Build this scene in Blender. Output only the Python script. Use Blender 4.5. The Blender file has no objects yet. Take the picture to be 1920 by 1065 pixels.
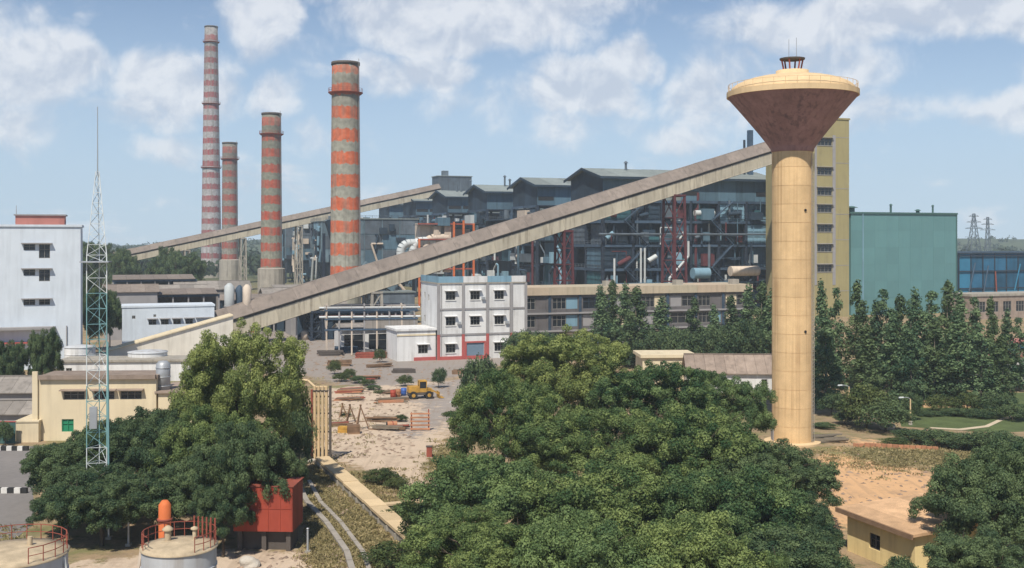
import bpy, math, random
import numpy as np
from mathutils import Vector, Matrix

# ------------------------------------------------------------------ camera, sky, sun, exposure
scene = bpy.context.scene
COL = scene.collection
F, CX, HY, CAMZ = 2059.0, 960.0, 450.0, 24.0      # focal length in photo pixels, principal column, horizon row, eye height
cam_d = bpy.data.cameras.new('camera')
cam = bpy.data.objects.new('camera', cam_d)
COL.objects.link(cam)
cam.location = (0, 0, CAMZ)
cam.rotation_euler = (math.radians(90), 0, 0)
cam_d.sensor_width = 36
cam_d.lens = 36 * F / 1920
cam_d.shift_y = -(532.5 - HY) / 1920
cam_d.clip_end = 9000
cam_d.clip_start = 0.5
scene.camera = cam

SUN_EL, SUN_AZ = math.radians(54), math.radians(180 + 14)   # azimuth clockwise from +Y; behind the camera, to its left
sun_dir = Vector((math.sin(SUN_AZ) * math.cos(SUN_EL), math.cos(SUN_AZ) * math.cos(SUN_EL), math.sin(SUN_EL)))
sun_d = bpy.data.lights.new('sun', 'SUN')
sun_d.energy = 4.9
sun_d.angle = math.radians(0.6)
sun_d.color = (1.0, 0.93, 0.82)
sun = bpy.data.objects.new('sun', sun_d)
COL.objects.link(sun)
sun.rotation_euler = (-sun_dir).to_track_quat('-Z', 'Y').to_euler()
sun.location = (0, 0, 300)

SKY_STRENGTH = 0.1
world = bpy.data.worlds.new('World')
scene.world = world
world.use_nodes = True
def build_world():
    nt = world.node_tree
    N, L = nt.nodes, nt.links
    N.clear()
    out = N.new('ShaderNodeOutputWorld')
    bg = N.new('ShaderNodeBackground')
    bg.inputs['Strength'].default_value = SKY_STRENGTH
    L.new(bg.outputs[0], out.inputs[0])
    sky = N.new('ShaderNodeTexSky')
    sky.sky_type = 'NISHITA'
    sky.sun_disc = False
    sky.sun_elevation = SUN_EL
    sky.sun_rotation = SUN_AZ
    sky.air_density = 0.75
    sky.dust_density = 0.0
    sky.ozone_density = 2.0
    tc = N.new('ShaderNodeTexCoord')
    sep = N.new('ShaderNodeSeparateXYZ')
    L.new(tc.outputs['Generated'], sep.inputs[0])
    def m(op, a, b=None, c=None):
        n = N.new('ShaderNodeMath'); n.operation = op
        for i, v in enumerate((a, b, c)):
            if v is None: continue
            if isinstance(v, (int, float)): n.inputs[i].default_value = v
            else: L.new(v, n.inputs[i])
        return n.outputs[0]
    az = m('ARCTAN2', sep.outputs[0], sep.outputs[1])
    el = m('ARCSINE', sep.outputs[2])
    comb = N.new('ShaderNodeCombineXYZ')
    L.new(az, comb.inputs[0]); L.new(el, comb.inputs[1])
    def noise(vec, scale, detail, rough, dist=0.0):
        n = N.new('ShaderNodeTexNoise')
        n.inputs['Scale'].default_value = scale
        n.inputs['Detail'].default_value = detail
        n.inputs['Roughness'].default_value = rough
        n.inputs['Distortion'].default_value = dist
        L.new(vec, n.inputs['Vector'])
        return n
    # warp the direction a little so that cloud borders billow
    w1 = noise(tc.outputs['Generated'], 9.0, 4.0, 0.6)
    vs = N.new('ShaderNodeVectorMath'); vs.operation = 'SUBTRACT'
    L.new(w1.outputs['Color'], vs.inputs[0]); vs.inputs[1].default_value = (0.5, 0.5, 0.5)
    vm = N.new('ShaderNodeVectorMath'); vm.operation = 'MULTIPLY_ADD'
    L.new(vs.outputs[0], vm.inputs[0]); vm.inputs[1].default_value = (0.09, 0.06, 0.0)
    L.new(comb.outputs[0], vm.inputs[2])
    banks = [(60, 120, 150, 75, .85), (30, 230, 120, 60, .5), (490, 30, 90, 95, .9), (560, -30, 130, 60, .6),
             (880, 40, 260, 75, 1.0), (1000, 10, 200, 60, .8), (320, 175, 130, 62, .85), (250, 225, 130, 45, .55),
             (520, 185, 70, 42, .75), (790, 145, 130, 45, .8), (610, 255, 60, 45, .5), (1110, 175, 125, 65, .95),
             (1215, 110, 50, 48, .9), (1090, 240, 150, 50, .5), (1370, 170, 130, 90, .7), (1440, 60, 90, 60, .6),
             (1640, 30, 260, 60, .85), (1850, 20, 160, 60, .8), (1560, 120, 200, 60, .55), (1890, 210, 90, 38, .75),
             (1700, 200, 170, 40, .5), (300, 290, 90, 30, .4), (1310, 255, 120, 35, .45), (930, 200, 160, 60, .45),
             (2150, 120, 220, 70, .8), (-250, 150, 220, 80, .8), (-200, 10, 260, 60, .7), (2400, 10, 300, 80, .8)]
    cov = None
    for px, py, rx, ry, s in banks:
        s += .12
        a0 = math.atan((px - CX) / F)
        e0 = math.atan((HY - py) / F * math.cos(a0))
        v1 = N.new('ShaderNodeVectorMath'); v1.operation = 'SUBTRACT'
        L.new(vm.outputs[0], v1.inputs[0]); v1.inputs[1].default_value = (a0, e0, 0)
        v2 = N.new('ShaderNodeVectorMath'); v2.operation = 'MULTIPLY'
        L.new(v1.outputs[0], v2.inputs[0]); v2.inputs[1].default_value = (F / (rx*1.12), F / (ry*1.12), 0)
        v3 = N.new('ShaderNodeVectorMath'); v3.operation = 'LENGTH'
        L.new(v2.outputs[0], v3.inputs[0])
        mr = N.new('ShaderNodeMapRange'); mr.interpolation_type = 'SMOOTHSTEP'
        mr.inputs['From Min'].default_value = 1.5; mr.inputs['From Max'].default_value = 0.15
        mr.inputs['To Min'].default_value = 0; mr.inputs['To Max'].default_value = s
        L.new(v3.outputs['Value'], mr.inputs['Value'])
        cov = mr.outputs[0] if cov is None else m('MAXIMUM', cov, mr.outputs[0])
    # the same kind of broken cloud over the rest of the sky
    zz = m('ADD', m('MAXIMUM', sep.outputs[2], 0.0), 0.22)
    cp = N.new('ShaderNodeCombineXYZ')
    L.new(m('DIVIDE', sep.outputs[0], zz), cp.inputs[0]); L.new(m('DIVIDE', sep.outputs[1], zz), cp.inputs[1])
    g = noise(cp.outputs[0], 1.6, 6.0, 0.6, 0.4)
    gr = N.new('ShaderNodeMapRange')
    gr.inputs['From Min'].default_value = .46; gr.inputs['From Max'].default_value = .72
    gr.inputs['To Max'].default_value = .7
    L.new(g.outputs['Fac'], gr.inputs['Value'])
    cov = m('MAXIMUM', cov, gr.outputs[0])
    d1 = noise(tc.outputs['Generated'], 19.0, 9.0, 0.58, 0.25)
    up = N.new('ShaderNodeVectorMath'); up.operation = 'ADD'
    L.new(tc.outputs['Generated'], up.inputs[0]); up.inputs[1].default_value = (-.004, 0, .013)
    d2 = noise(up.outputs[0], 19.0, 6.0, 0.55, 0.25)
    dens = m('ADD', cov, m('MULTIPLY', m('SUBTRACT', d1.outputs['Fac'], 0.5), 1.5))
    fac = N.new('ShaderNodeMapRange'); fac.interpolation_type = 'SMOOTHSTEP'
    fac.inputs['From Min'].default_value = .22; fac.inputs['From Max'].default_value = .8
    fac.inputs['To Max'].default_value = .82
    L.new(dens, fac.inputs['Value'])
    # tops that face the sun are whiter than undersides
    lit = m('MULTIPLY_ADD', m('SUBTRACT', d1.outputs['Fac'], d2.outputs['Fac']), 4.5, .55)
    ramp = N.new('ShaderNodeValToRGB')
    ramp.color_ramp.elements[0].position = .1; ramp.color_ramp.elements[0].color = (.62, .68, .79, 1)
    ramp.color_ramp.elements[1].position = .9; ramp.color_ramp.elements[1].color = (.92, .94, .98, 1)
    L.new(lit, ramp.inputs[0])
    gain = N.new('ShaderNodeVectorMath'); gain.operation = 'SCALE'; gain.inputs['Scale'].default_value = .92 / SKY_STRENGTH
    L.new(ramp.outputs[0], gain.inputs[0])
    # thin pale veil low over the whole horizon
    veil = N.new('ShaderNodeMapRange'); veil.interpolation_type = 'SMOOTHSTEP'
    veil.inputs['From Min'].default_value = .28; veil.inputs['From Max'].default_value = .0
    veil.inputs['To Max'].default_value = .85
    L.new(el, veil.inputs['Value'])
    mv = N.new('ShaderNodeMix'); mv.data_type = 'RGBA'
    L.new(veil.outputs[0], mv.inputs[0]); L.new(sky.outputs[0], mv.inputs[6])
    mv.inputs[7].default_value = (.475/SKY_STRENGTH, .625/SKY_STRENGTH, .79/SKY_STRENGTH, 1)
    mix = N.new('ShaderNodeMix'); mix.data_type = 'RGBA'
    L.new(fac.outputs[0], mix.inputs[0])
    L.new(mv.outputs[2], mix.inputs[6]); L.new(gain.outputs[0], mix.inputs[7])
    L.new(mix.outputs[2], bg.inputs['Color'])
build_world()
scene.view_settings.view_transform = 'Standard'
scene.view_settings.look = 'None'
scene.view_settings.gamma = 1
scene.view_settings.exposure = 0.05
scene.view_settings.use_curve_mapping = False
scene.render.engine = 'CYCLES'
scene.cycles.max_bounces = 6
scene.cycles.diffuse_bounces = 3
scene.cycles.transparent_max_bounces = 8
scene.cycles.volume_bounces = 1
scene.cycles.use_denoising = True

# ------------------------------------------------------------------ helpers
rng = random.Random(7)
def PX(px, D): return (px - CX) / F * D              # metres right of the eye for a photo column at depth D
def PZ(py, D): return CAMZ - (py - HY) / F * D       # height for a photo row at depth D
def GD(py, z=0.0): return (CAMZ - z) * F / (py - HY) # depth at which height z shows at a photo row
AX = math.radians(19.9)                              # the plant's grid is turned by this angle
EA = Vector((math.cos(AX), math.sin(AX), 0)); DA = Vector((-math.sin(AX), math.cos(AX), 0))

class MB:
    def __init__(s): s.v, s.f, s.s = [], [], []
    def face(s, pts, sm=False):
        n = len(s.v); s.v += [tuple(p) for p in pts]; s.f.append(tuple(range(n, n + len(pts)))); s.s.append(sm); return s
    def hexa(s, p):                                  # 8 corners: bottom ring then top ring
        n = len(s.v); s.v += [tuple(q) for q in p]
        for q in ((0,3,2,1),(4,5,6,7),(0,1,5,4),(1,2,6,5),(2,3,7,6),(3,0,4,7)):
            s.f.append(tuple(n + i for i in q)); s.s.append(False)
        return s
    def box(s, x0, y0, z0, x1, y1, z1):
        return s.hexa(((x0,y0,z0),(x1,y0,z0),(x1,y1,z0),(x0,y1,z0),(x0,y0,z1),(x1,y0,z1),(x1,y1,z1),(x0,y1,z1)))
    def bar(s, p, q, w, h=None):
        h = h or w; p, q = Vector(p), Vector(q); d = (q - p).normalized()
        up = Vector((0,0,1)) if abs(d.z) < .95 else Vector((0,1,0))
        a = d.cross(up).normalized() * w / 2; b = a.cross(d).normalized() * h / 2
        return s.hexa((p-a-b, p+a-b, p+a+b, p-a+b, q-a-b, q+a-b, q+a+b, q-a+b))
    def tube(s, p, q, r0, r1=None, n=10, caps=True):
        r1 = r0 if r1 is None else r1; p, q = Vector(p), Vector(q); d = (q - p).normalized()
        up = Vector((0,0,1)) if abs(d.z) < .95 else Vector((0,1,0))
        a = d.cross(up).normalized(); b = a.cross(d).normalized(); k = len(s.v)
        ring = [a*math.cos(6.28318*i/n) + b*math.sin(6.28318*i/n) for i in range(n)]
        s.v += [tuple(p + u*r0) for u in ring] + [tuple(q + u*r1) for u in ring]
        for i in range(n):
            j = (i + 1) % n; s.f.append((k+i, k+j, k+n+j, k+n+i)); s.s.append(True)
        if caps:
            s.face([p + u*r0 for u in reversed(ring)]); s.face([q + u*r1 for u in ring])
        return s
    def path(s, pts, r, n=8):
        for a, b in zip(pts[:-1], pts[1:]): s.tube(a, b, r, r, n)
        return s
    def lathe(s, prof, n=24, c=(0,0,0), smooth=True):
        k = len(s.v)
        for r, z in prof:
            s.v += [(c[0] + r*math.cos(6.28318*i/n), c[1] + r*math.sin(6.28318*i/n), c[2] + z) for i in range(n)]
        for a in range(len(prof) - 1):
            for i in range(n):
                j = (i + 1) % n; s.f.append((k+a*n+i, k+a*n+j, k+(a+1)*n+j, k+(a+1)*n+i)); s.s.append(smooth)
        return s
    def prism(s, pts, z0, z1):                       # plan outline extruded upwards
        n = len(pts)
        s.face([(x, y, z1) for x, y in pts]); s.face([(x, y, z0) for x, y in reversed(pts)])
        for i in range(n):
            (x0, y0), (x1, y1) = pts[i], pts[(i+1) % n]
            s.face([(x0,y0,z0),(x1,y1,z0),(x1,y1,z1),(x0,y0,z1)])
        return s
    def sect(s, pts, x0, x1):                        # (y, z) section extruded along x
        n = len(pts)
        s.face([(x1, y, z) for y, z in pts]); s.face([(x0, y, z) for y, z in reversed(pts)])
        for i in range(n):
            (a, b), (c, d) = pts[i], pts[(i+1) % n]
            s.face([(x0,a,b),(x1,a,b),(x1,c,d),(x0,c,d)])
        return s
    def mesh(s, name, mat=None):
        me = bpy.data.meshes.new(name); me.from_pydata(s.v, [], s.f)
        me.polygons.foreach_set('use_smooth', s.s)
        if mat: me.materials.append(mat)
        me.update(); return me

def ob(name, mesh, mat=None, parent=None, loc=(0,0,0), rot=(0,0,0), scale=(1,1,1)):
    if isinstance(mesh, MB): mesh = mesh.mesh(name, mat)
    o = bpy.data.objects.new(name, mesh); COL.objects.link(o)
    o.location = loc; o.rotation_euler = rot; o.scale = scale
    if parent is not None: o.parent = parent
    return o
def tag(o, label=None, cat=None, group=None, kind=None):
    if label: o['label'] = label
    if cat: o['category'] = cat
    if group: o['group'] = group
    if kind: o['kind'] = kind
    return o
def root(name, label, cat, loc=(0,0,0), rz=0.0, group=None):
    o = bpy.data.objects.new(name, None); COL.objects.link(o); o.empty_display_size = .5
    o.location = loc; o.rotation_euler = (0, 0, rz); return tag(o, label, cat, group)
def copy_tree(o, parent=None):
    c = o.copy(); COL.objects.link(c)
    if parent is not None: c.parent = parent
    for ch in list(o.children): copy_tree(ch, c)
    return c
ORD = ['', 'first', 'second', 'third', 'fourth', 'fifth', 'sixth', 'seventh', 'eighth', 'ninth', 'tenth', 'eleventh', 'twelfth',
       'thirteenth', 'fourteenth', 'fifteenth', 'sixteenth', 'seventeenth', 'eighteenth']

# ------------------------------------------------------------------ materials
def nodes(mat):
    mat.use_nodes = True; nt = mat.node_tree
    return nt, nt.nodes, nt.links, nt.nodes['Principled BSDF']
def M(name, col, rough=.85, var=.18, scale=.5, streak=0.0, rnd=0.0, bump=0.0, metal=0.0, spec=.3, dirt=None, grain=0.0, sf=1.1):
    mat = bpy.data.materials.new(name); nt, N, L, P = nodes(mat)
    P.inputs['Roughness'].default_value = rough; P.inputs['Metallic'].default_value = metal
    P.inputs['Specular IOR Level'].default_value = spec
    geo = N.new('ShaderNodeNewGeometry')
    def noise(sc, det=5, mp=None):
        n = N.new('ShaderNodeTexNoise'); n.inputs['Scale'].default_value = sc; n.inputs['Detail'].default_value = det
        n.inputs['Roughness'].default_value = .6
        if mp:
            k = N.new('ShaderNodeMapping'); k.inputs['Scale'].default_value = mp
            L.new(geo.outputs['Position'], k.inputs[0]); L.new(k.outputs[0], n.inputs['Vector'])
        else: L.new(geo.outputs['Position'], n.inputs['Vector'])
        return n.outputs['Fac']
    def rngmap(v, a, b, c, d):
        k = N.new('ShaderNodeMapRange'); L.new(v, k.inputs[0])
        for i, x in enumerate((a, b, c, d)): k.inputs[i+1].default_value = x
        return k.outputs[0]
    def mixc(f, a, b, bt='MIX'):
        k = N.new('ShaderNodeMix'); k.data_type = 'RGBA'; k.blend_type = bt
        for i, x in ((0, f), (6, a), (7, b)):
            if isinstance(x, (int, float)): k.inputs[i].default_value = x
            elif isinstance(x, tuple): k.inputs[i].default_value = (*x[:3], 1)
            else: L.new(x, k.inputs[i])
        return k.outputs[2]
    c = col
    mul = rngmap(noise(scale), .28, .72, 1 - var, 1 + var)
    if rnd:
        oi = N.new('ShaderNodeObjectInfo'); q = rngmap(oi.outputs['Random'], 0, 1, 1 - rnd, 1 + rnd)
        k = N.new('ShaderNodeMath'); k.operation = 'MULTIPLY'; L.new(mul, k.inputs[0]); L.new(q, k.inputs[1]); mul = k.outputs[0]
    if grain:
        q = rngmap(noise(scale * 14), .3, .7, 1 - grain, 1 + grain)
        k = N.new('ShaderNodeMath'); k.operation = 'MULTIPLY'; L.new(mul, k.inputs[0]); L.new(q, k.inputs[1]); mul = k.outputs[0]
    rgb = N.new('ShaderNodeCombineColor')
    for i in range(3): L.new(mul, rgb.inputs[i])
    c = mixc(1.0, tuple(col), rgb.outputs[0], 'MULTIPLY')
    if streak:
        dc = dirt or tuple(x * .35 for x in col)
        f = rngmap(noise(1.0, 4, (sf, sf, .08*min(1, 1.1/sf))), .47, .66, 0, streak)
        f2 = rngmap(noise(.22, 3), .35, .6, .25, 1)
        k = N.new('ShaderNodeMath'); k.operation = 'MULTIPLY'; L.new(f, k.inputs[0]); L.new(f2, k.inputs[1])
        c = mixc(k.outputs[0], c, dc)
    L.new(c, P.inputs['Base Color'])
    if bump:
        b = N.new('ShaderNodeBump'); b.inputs['Strength'].default_value = bump; b.inputs['Distance'].default_value = .1
        L.new(noise(scale * 8), b.inputs['Height']); L.new(b.outputs[0], P.inputs['Normal'])
    return mat
m_white   = M('white_paint', (.70,.70,.69), .85, .08, .3, streak=.6, dirt=(.34,.33,.31), grain=.03)
m_cream   = M('cream_plaster', (.68,.58,.40), .85, .08, .3, streak=.35, dirt=(.36,.29,.2))
m_yellowp = M('yellow_plaster', (.80,.63,.31), .85, .1, .5, streak=.4, dirt=(.4,.3,.16))
m_ochre   = M('ochre_render', (.33,.285,.14), .9, .08, .15, streak=.4, dirt=(.2,.17,.1), rnd=.05)
m_redtrim = M('red_trim', (.42,.10,.09), .8, .1, .5)
m_greytrim= M('grey_trim', (.30,.29,.29), .85, .1, .5)
m_concrete= M('concrete', (.36,.33,.28), .9, .15, .35, streak=.5, grain=.08)
m_gallery = M('gallery_sheeting', (.50,.45,.345), .85, .1, .3, streak=.7, dirt=(.21,.17,.12), rnd=.1)
m_galroof = M('gallery_roof', (.235,.195,.165), .85, .15, .4, streak=.4, rnd=.14)
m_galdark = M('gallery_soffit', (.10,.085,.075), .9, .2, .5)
m_tower   = M('tower_render', (.69,.48,.255), .9, .12, .6, streak=.8, dirt=(.40,.245,.12), rnd=.05, grain=.06, sf=2.6)
m_cup     = M('cup_paint', (.34,.195,.18), .9, .2, .5, streak=.85, dirt=(.15,.095,.095), grain=.08, sf=1.8)
m_dome    = M('dome_render', (.68,.50,.29), .85, .1, .5, streak=.2)
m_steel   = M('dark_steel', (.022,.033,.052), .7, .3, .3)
m_steel2  = M('blue_steel', (.045,.075,.115), .65, .3, .3, rnd=.3)
m_clad    = M('blue_cladding', (.08,.145,.195), .7, .15, .15, streak=.5, rnd=.22)
m_cladT   = M('teal_cladding', (.038,.118,.14), .7, .15, .15, streak=.5, rnd=.2)
m_cladD   = M('soot_cladding', (.024,.044,.068), .8, .3, .2, streak=.4, rnd=.3)
m_cladL   = M('pale_blue_cladding', (.20,.34,.43), .7, .12, .2, streak=.45, rnd=.12)
m_casing  = M('casing', (.10,.125,.15), .7, .3, .3, streak=.5, rnd=.25)
m_roofg   = M('grey_roof_sheet', (.22,.25,.24), .75, .15, .3, streak=.3, rnd=.15)
m_pipew   = M('pale_pipe', (.52,.55,.55), .5, .1, .5, rnd=.15)
m_pipec   = M('cream_duct', (.56,.47,.38), .75, .12, .4, streak=.4, rnd=.12)
m_rust    = M('rust_red_steel', (.28,.075,.05), .8, .25, .6)
m_maroon  = M('maroon_steel', (.105,.03,.035), .8, .25, .6)
m_whiteb  = M('bluish_whitewash', (.60,.66,.72), .8, .06, .3, streak=.3, dirt=(.36,.4,.44))
m_pale    = M('pale_sheeting', (.70,.66,.57), .85, .1, .3, streak=.4, dirt=(.36,.32,.25))
m_orange  = M('orange_paint', (.62,.16,.05), .7, .12, .6, streak=.3)
m_redtank = M('red_tank_paint', (.34,.06,.035), .7, .15, .6, streak=.4)
m_esp     = M('precipitator_sheet', (.11,.16,.19), .7, .25, .25, streak=.6, rnd=.3)
m_green   = M('green_sheeting', (.115,.245,.25), .65, .06, .08, streak=.25, rnd=.05, dirt=(.09,.19,.205))
m_greenT  = M('green_trim', (.06,.13,.12), .7, .1, .3)
m_blueb   = M('blue_sheeting', (.022,.095,.17), .9, .25, .2, rnd=.4, spec=.1, streak=.4)
m_blueb2  = M('bright_blue_sheeting', (.035,.2,.34), .9, .15, .2, rnd=.2)
m_glass   = M('dark_glass', (.018,.022,.028), .15, .2, .5, spec=.5)
m_dark    = M('dark_void', (.02,.02,.022), .9, .2, .5)
m_frame   = M('window_frame', (.25,.24,.22), .7, .1, .5)
m_greenw  = M('green_shutter', (.02,.22,.11), .6, .1, .5)
m_shutter = M('roller_shutter', (.16,.23,.30), .5, .1, .5)
m_tile    = M('weathered_tile', (.30,.235,.19), .9, .2, .6, streak=.4, rnd=.15, grain=.12)
m_asbestos= M('asbestos_sheet', (.26,.235,.21), .9, .15, .4, streak=.5, rnd=.16, grain=.06)
m_pinkroof= M('pink_roof', (.60,.385,.22), .95, .2, .8, streak=.3, rnd=.12, grain=.14)
m_pinkbox = M('pink_render', (.42,.17,.14), .85, .1, .5, streak=.3)
m_galv    = M('galvanised', (.40,.42,.44), .45, .12, .6, streak=.4, metal=.3)
m_teal    = M('teal_mast_paint', (.19,.36,.37), .6, .1, .5)
m_mastw   = M('white_mast_paint', (.62,.66,.66), .6, .1, .5)
m_tanktop = M('tank_roof_dust', (.46,.37,.25), .95, .25, 1.2, grain=.12)
m_tankw   = M('tank_side', (.48,.50,.52), .6, .12, .8, streak=.5, dirt=(.25,.2,.15))
m_wood    = M('timber', (.20,.125,.075), .9, .3, 1.0, rnd=.3)
m_slab    = M('cream_slab', (.60,.46,.28), .9, .1, .6, rnd=.1, grain=.08)
m_bark    = M('bark', (.09,.07,.05), .95, .3, 2.0)
m_barkp   = M('pale_bark', (.20,.17,.13), .95, .2, 2.0)
m_yellowm = M('machine_yellow', (.48,.27,.05), .7, .35, 1.6, streak=.4)
m_rubber  = M('rubber', (.025,.025,.025), .9, .2, 1.0)
m_blue    = M('blue_plastic', (.05,.12,.38), .5, .1, 1.0)
m_black   = M('black_paint', (.03,.03,.03), .8, .2, 1.0)
m_kerbw   = M('white_kerb_paint', (.66,.64,.6), .85, .15, 1.5)
m_kerb    = M('kerb_stone', (.34,.31,.27), .9, .15, 1.0)
m_rock    = M('pale_rock', (.46,.42,.36), .95, .2, 1.5, bump=.4)
m_brickr  = M('red_earth_brick', (.42,.20,.11), .95, .2, 1.0, rnd=.2)
m_path    = M('path_gravel', (.55,.46,.33), .95, .12, .8, grain=.1)
m_asphalt = M('worn_asphalt', (.20,.185,.175), .95, .14, .12, grain=.08)
m_sand    = M('sandy_track', (.44,.325,.245), .95, .12, .12, grain=.08)
m_lawn    = M('lawn', (.085,.115,.04), .95, .3, .3, grain=.2)

def stack_mat(name, grey, red, pitch, z0, lo, hi, soot_from, soot_to, phase=.5):
    mat = bpy.data.materials.new(name); nt, N, L, P = nodes(mat)
    P.inputs['Roughness'].default_value = .9; P.inputs['Specular IOR Level'].default_value = .2
    tc = N.new('ShaderNodeTexCoord'); sp = N.new('ShaderNodeSeparateXYZ'); L.new(tc.outputs['Object'], sp.inputs[0])
    n1 = N.new('ShaderNodeTexNoise'); n1.inputs['Scale'].default_value = .8; n1.inputs['Detail'].default_value = 6; L.new(tc.outputs['Object'], n1.inputs['Vector'])
    mp = N.new('ShaderNodeMapping'); mp.inputs['Scale'].default_value = (.9, .9, .035); L.new(tc.outputs['Object'], mp.inputs[0])
    n2 = N.new('ShaderNodeTexNoise'); n2.inputs['Scale'].default_value = 1; n2.inputs['Detail'].default_value = 5; L.new(mp.outputs[0], n2.inputs['Vector'])
    def m(op, a, b):
        k = N.new('ShaderNodeMath'); k.operation = op
        for i, v in enumerate((a, b)):
            if isinstance(v, (int, float)): k.inputs[i].default_value = v
            else: L.new(v, k.inputs[i])
        return k.outputs[0]
    def rm(v, a, b, c, d):
        k = N.new('ShaderNodeMapRange'); L.new(v, k.inputs[0])
        for i, x in enumerate((a, b, c, d)): k.inputs[i+1].default_value = x
        return k.outputs[0]
    def mix(f, a, b):
        k = N.new('ShaderNodeMix'); k.data_type = 'RGBA'
        for i, x in ((0, f), (6, a), (7, b)):
            if isinstance(x, tuple): k.inputs[i].default_value = (*x, 1)
            elif isinstance(x, float): k.inputs[i].default_value = x
            else: L.new(x, k.inputs[i])
        return k.outputs[2]
    z = m('ADD', sp.outputs[2], rm(n1.outputs[0], .3, .7, -.5, .5))
    fr = m('FRACT', m('DIVIDE', m('SUBTRACT', z, z0 - pitch * phase / 2), pitch), 0)
    band = m('MULTIPLY', rm(fr, phase - .01, phase + .01, 1, 0), rm(fr, 0, .02, 0, 1))
    inside = m('MULTIPLY', m('GREATER_THAN', z, lo), m('LESS_THAN', z, hi))
    band = m('MULTIPLY', band, inside)
    band = m('MULTIPLY', band, rm(n2.outputs[0], .3, .75, 1.0, .55))
    gcol = mix(rm(sp.outputs[2], lo, soot_to, 0, 1), tuple(min(1, x * 1.35) for x in grey), grey)
    c = mix(band, gcol, red)
    soot = m('MULTIPLY', rm(sp.outputs[2], soot_from, soot_to, .0, .75), rm(n2.outputs[0], .35, .65, .55, 1.))
    c = mix(soot, c, (.15, .14, .12))
    st = rm(n2.outputs[0], .5, .7, 0, .6)
    c = mix(st, c, (.17, .15, .12))
    br = rm(n1.outputs[0], .3, .7, .78, 1.22)
    k = N.new('ShaderNodeMix'); k.data_type = 'RGBA'; k.blend_type = 'MULTIPLY'; k.inputs[0].default_value = 1
    cc = N.new('ShaderNodeCombineColor')
    for i in range(3): L.new(br, cc.inputs[i])
    L.new(c, k.inputs[6]); L.new(cc.outputs[0], k.inputs[7]); L.new(k.outputs[2], P.inputs['Base Color'])
    return mat

def leaf_mat(name, dark, light, trans=.28):
    mat = bpy.data.materials.new(name); nt, N, L, P = nodes(mat)
    at = N.new('ShaderNodeAttribute'); at.attribute_name = 'tint'
    oi = N.new('ShaderNodeObjectInfo')
    ad = N.new('ShaderNodeMath'); ad.operation = 'MULTIPLY_ADD'
    L.new(oi.outputs['Random'], ad.inputs[0]); ad.inputs[1].default_value = .35; L.new(at.outputs['Fac'], ad.inputs[2])
    r = N.new('ShaderNodeValToRGB'); L.new(ad.outputs[0], r.inputs[0])
    r.color_ramp.elements[0].position = .1; r.color_ramp.elements[0].color = (*dark, 1)
    r.color_ramp.elements[1].position = 1.; r.color_ramp.elements[1].color = (*light, 1)
    P.inputs['Roughness'].default_value = .65; P.inputs['Specular IOR Level'].default_value = .25
    L.new(r.outputs[0], P.inputs['Base Color'])
    tr = N.new('ShaderNodeBsdfTranslucent'); L.new(r.outputs[0], tr.inputs[0])
    mx = N.new('ShaderNodeMixShader'); mx.inputs[0].default_value = trans
    L.new(P.outputs[0], mx.inputs[1]); L.new(tr.outputs[0], mx.inputs[2])
    L.new(mx.outputs[0], N['Material Output'].inputs[0])
    return mat
l_big  = leaf_mat('broadleaf_foliage', (.042,.095,.034), (.26,.325,.105))
l_lite = leaf_mat('light_broadleaf_foliage', (.055,.105,.034), (.33,.375,.12))
l_mid  = leaf_mat('bluish_broadleaf_foliage', (.038,.09,.036), (.215,.295,.105))
l_dark = leaf_mat('dark_foliage', (.03,.07,.036), (.165,.225,.095))
l_col  = leaf_mat('columnar_foliage', (.042,.095,.052), (.22,.31,.145))
l_bush = leaf_mat('bush_foliage', (.04,.075,.025), (.15,.18,.06))
l_dry  = leaf_mat('dry_grass_blades', (.19,.17,.07), (.55,.45,.24))
l_wood = leaf_mat('far_wood_foliage', (.03,.055,.03), (.075,.105,.055))

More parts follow.
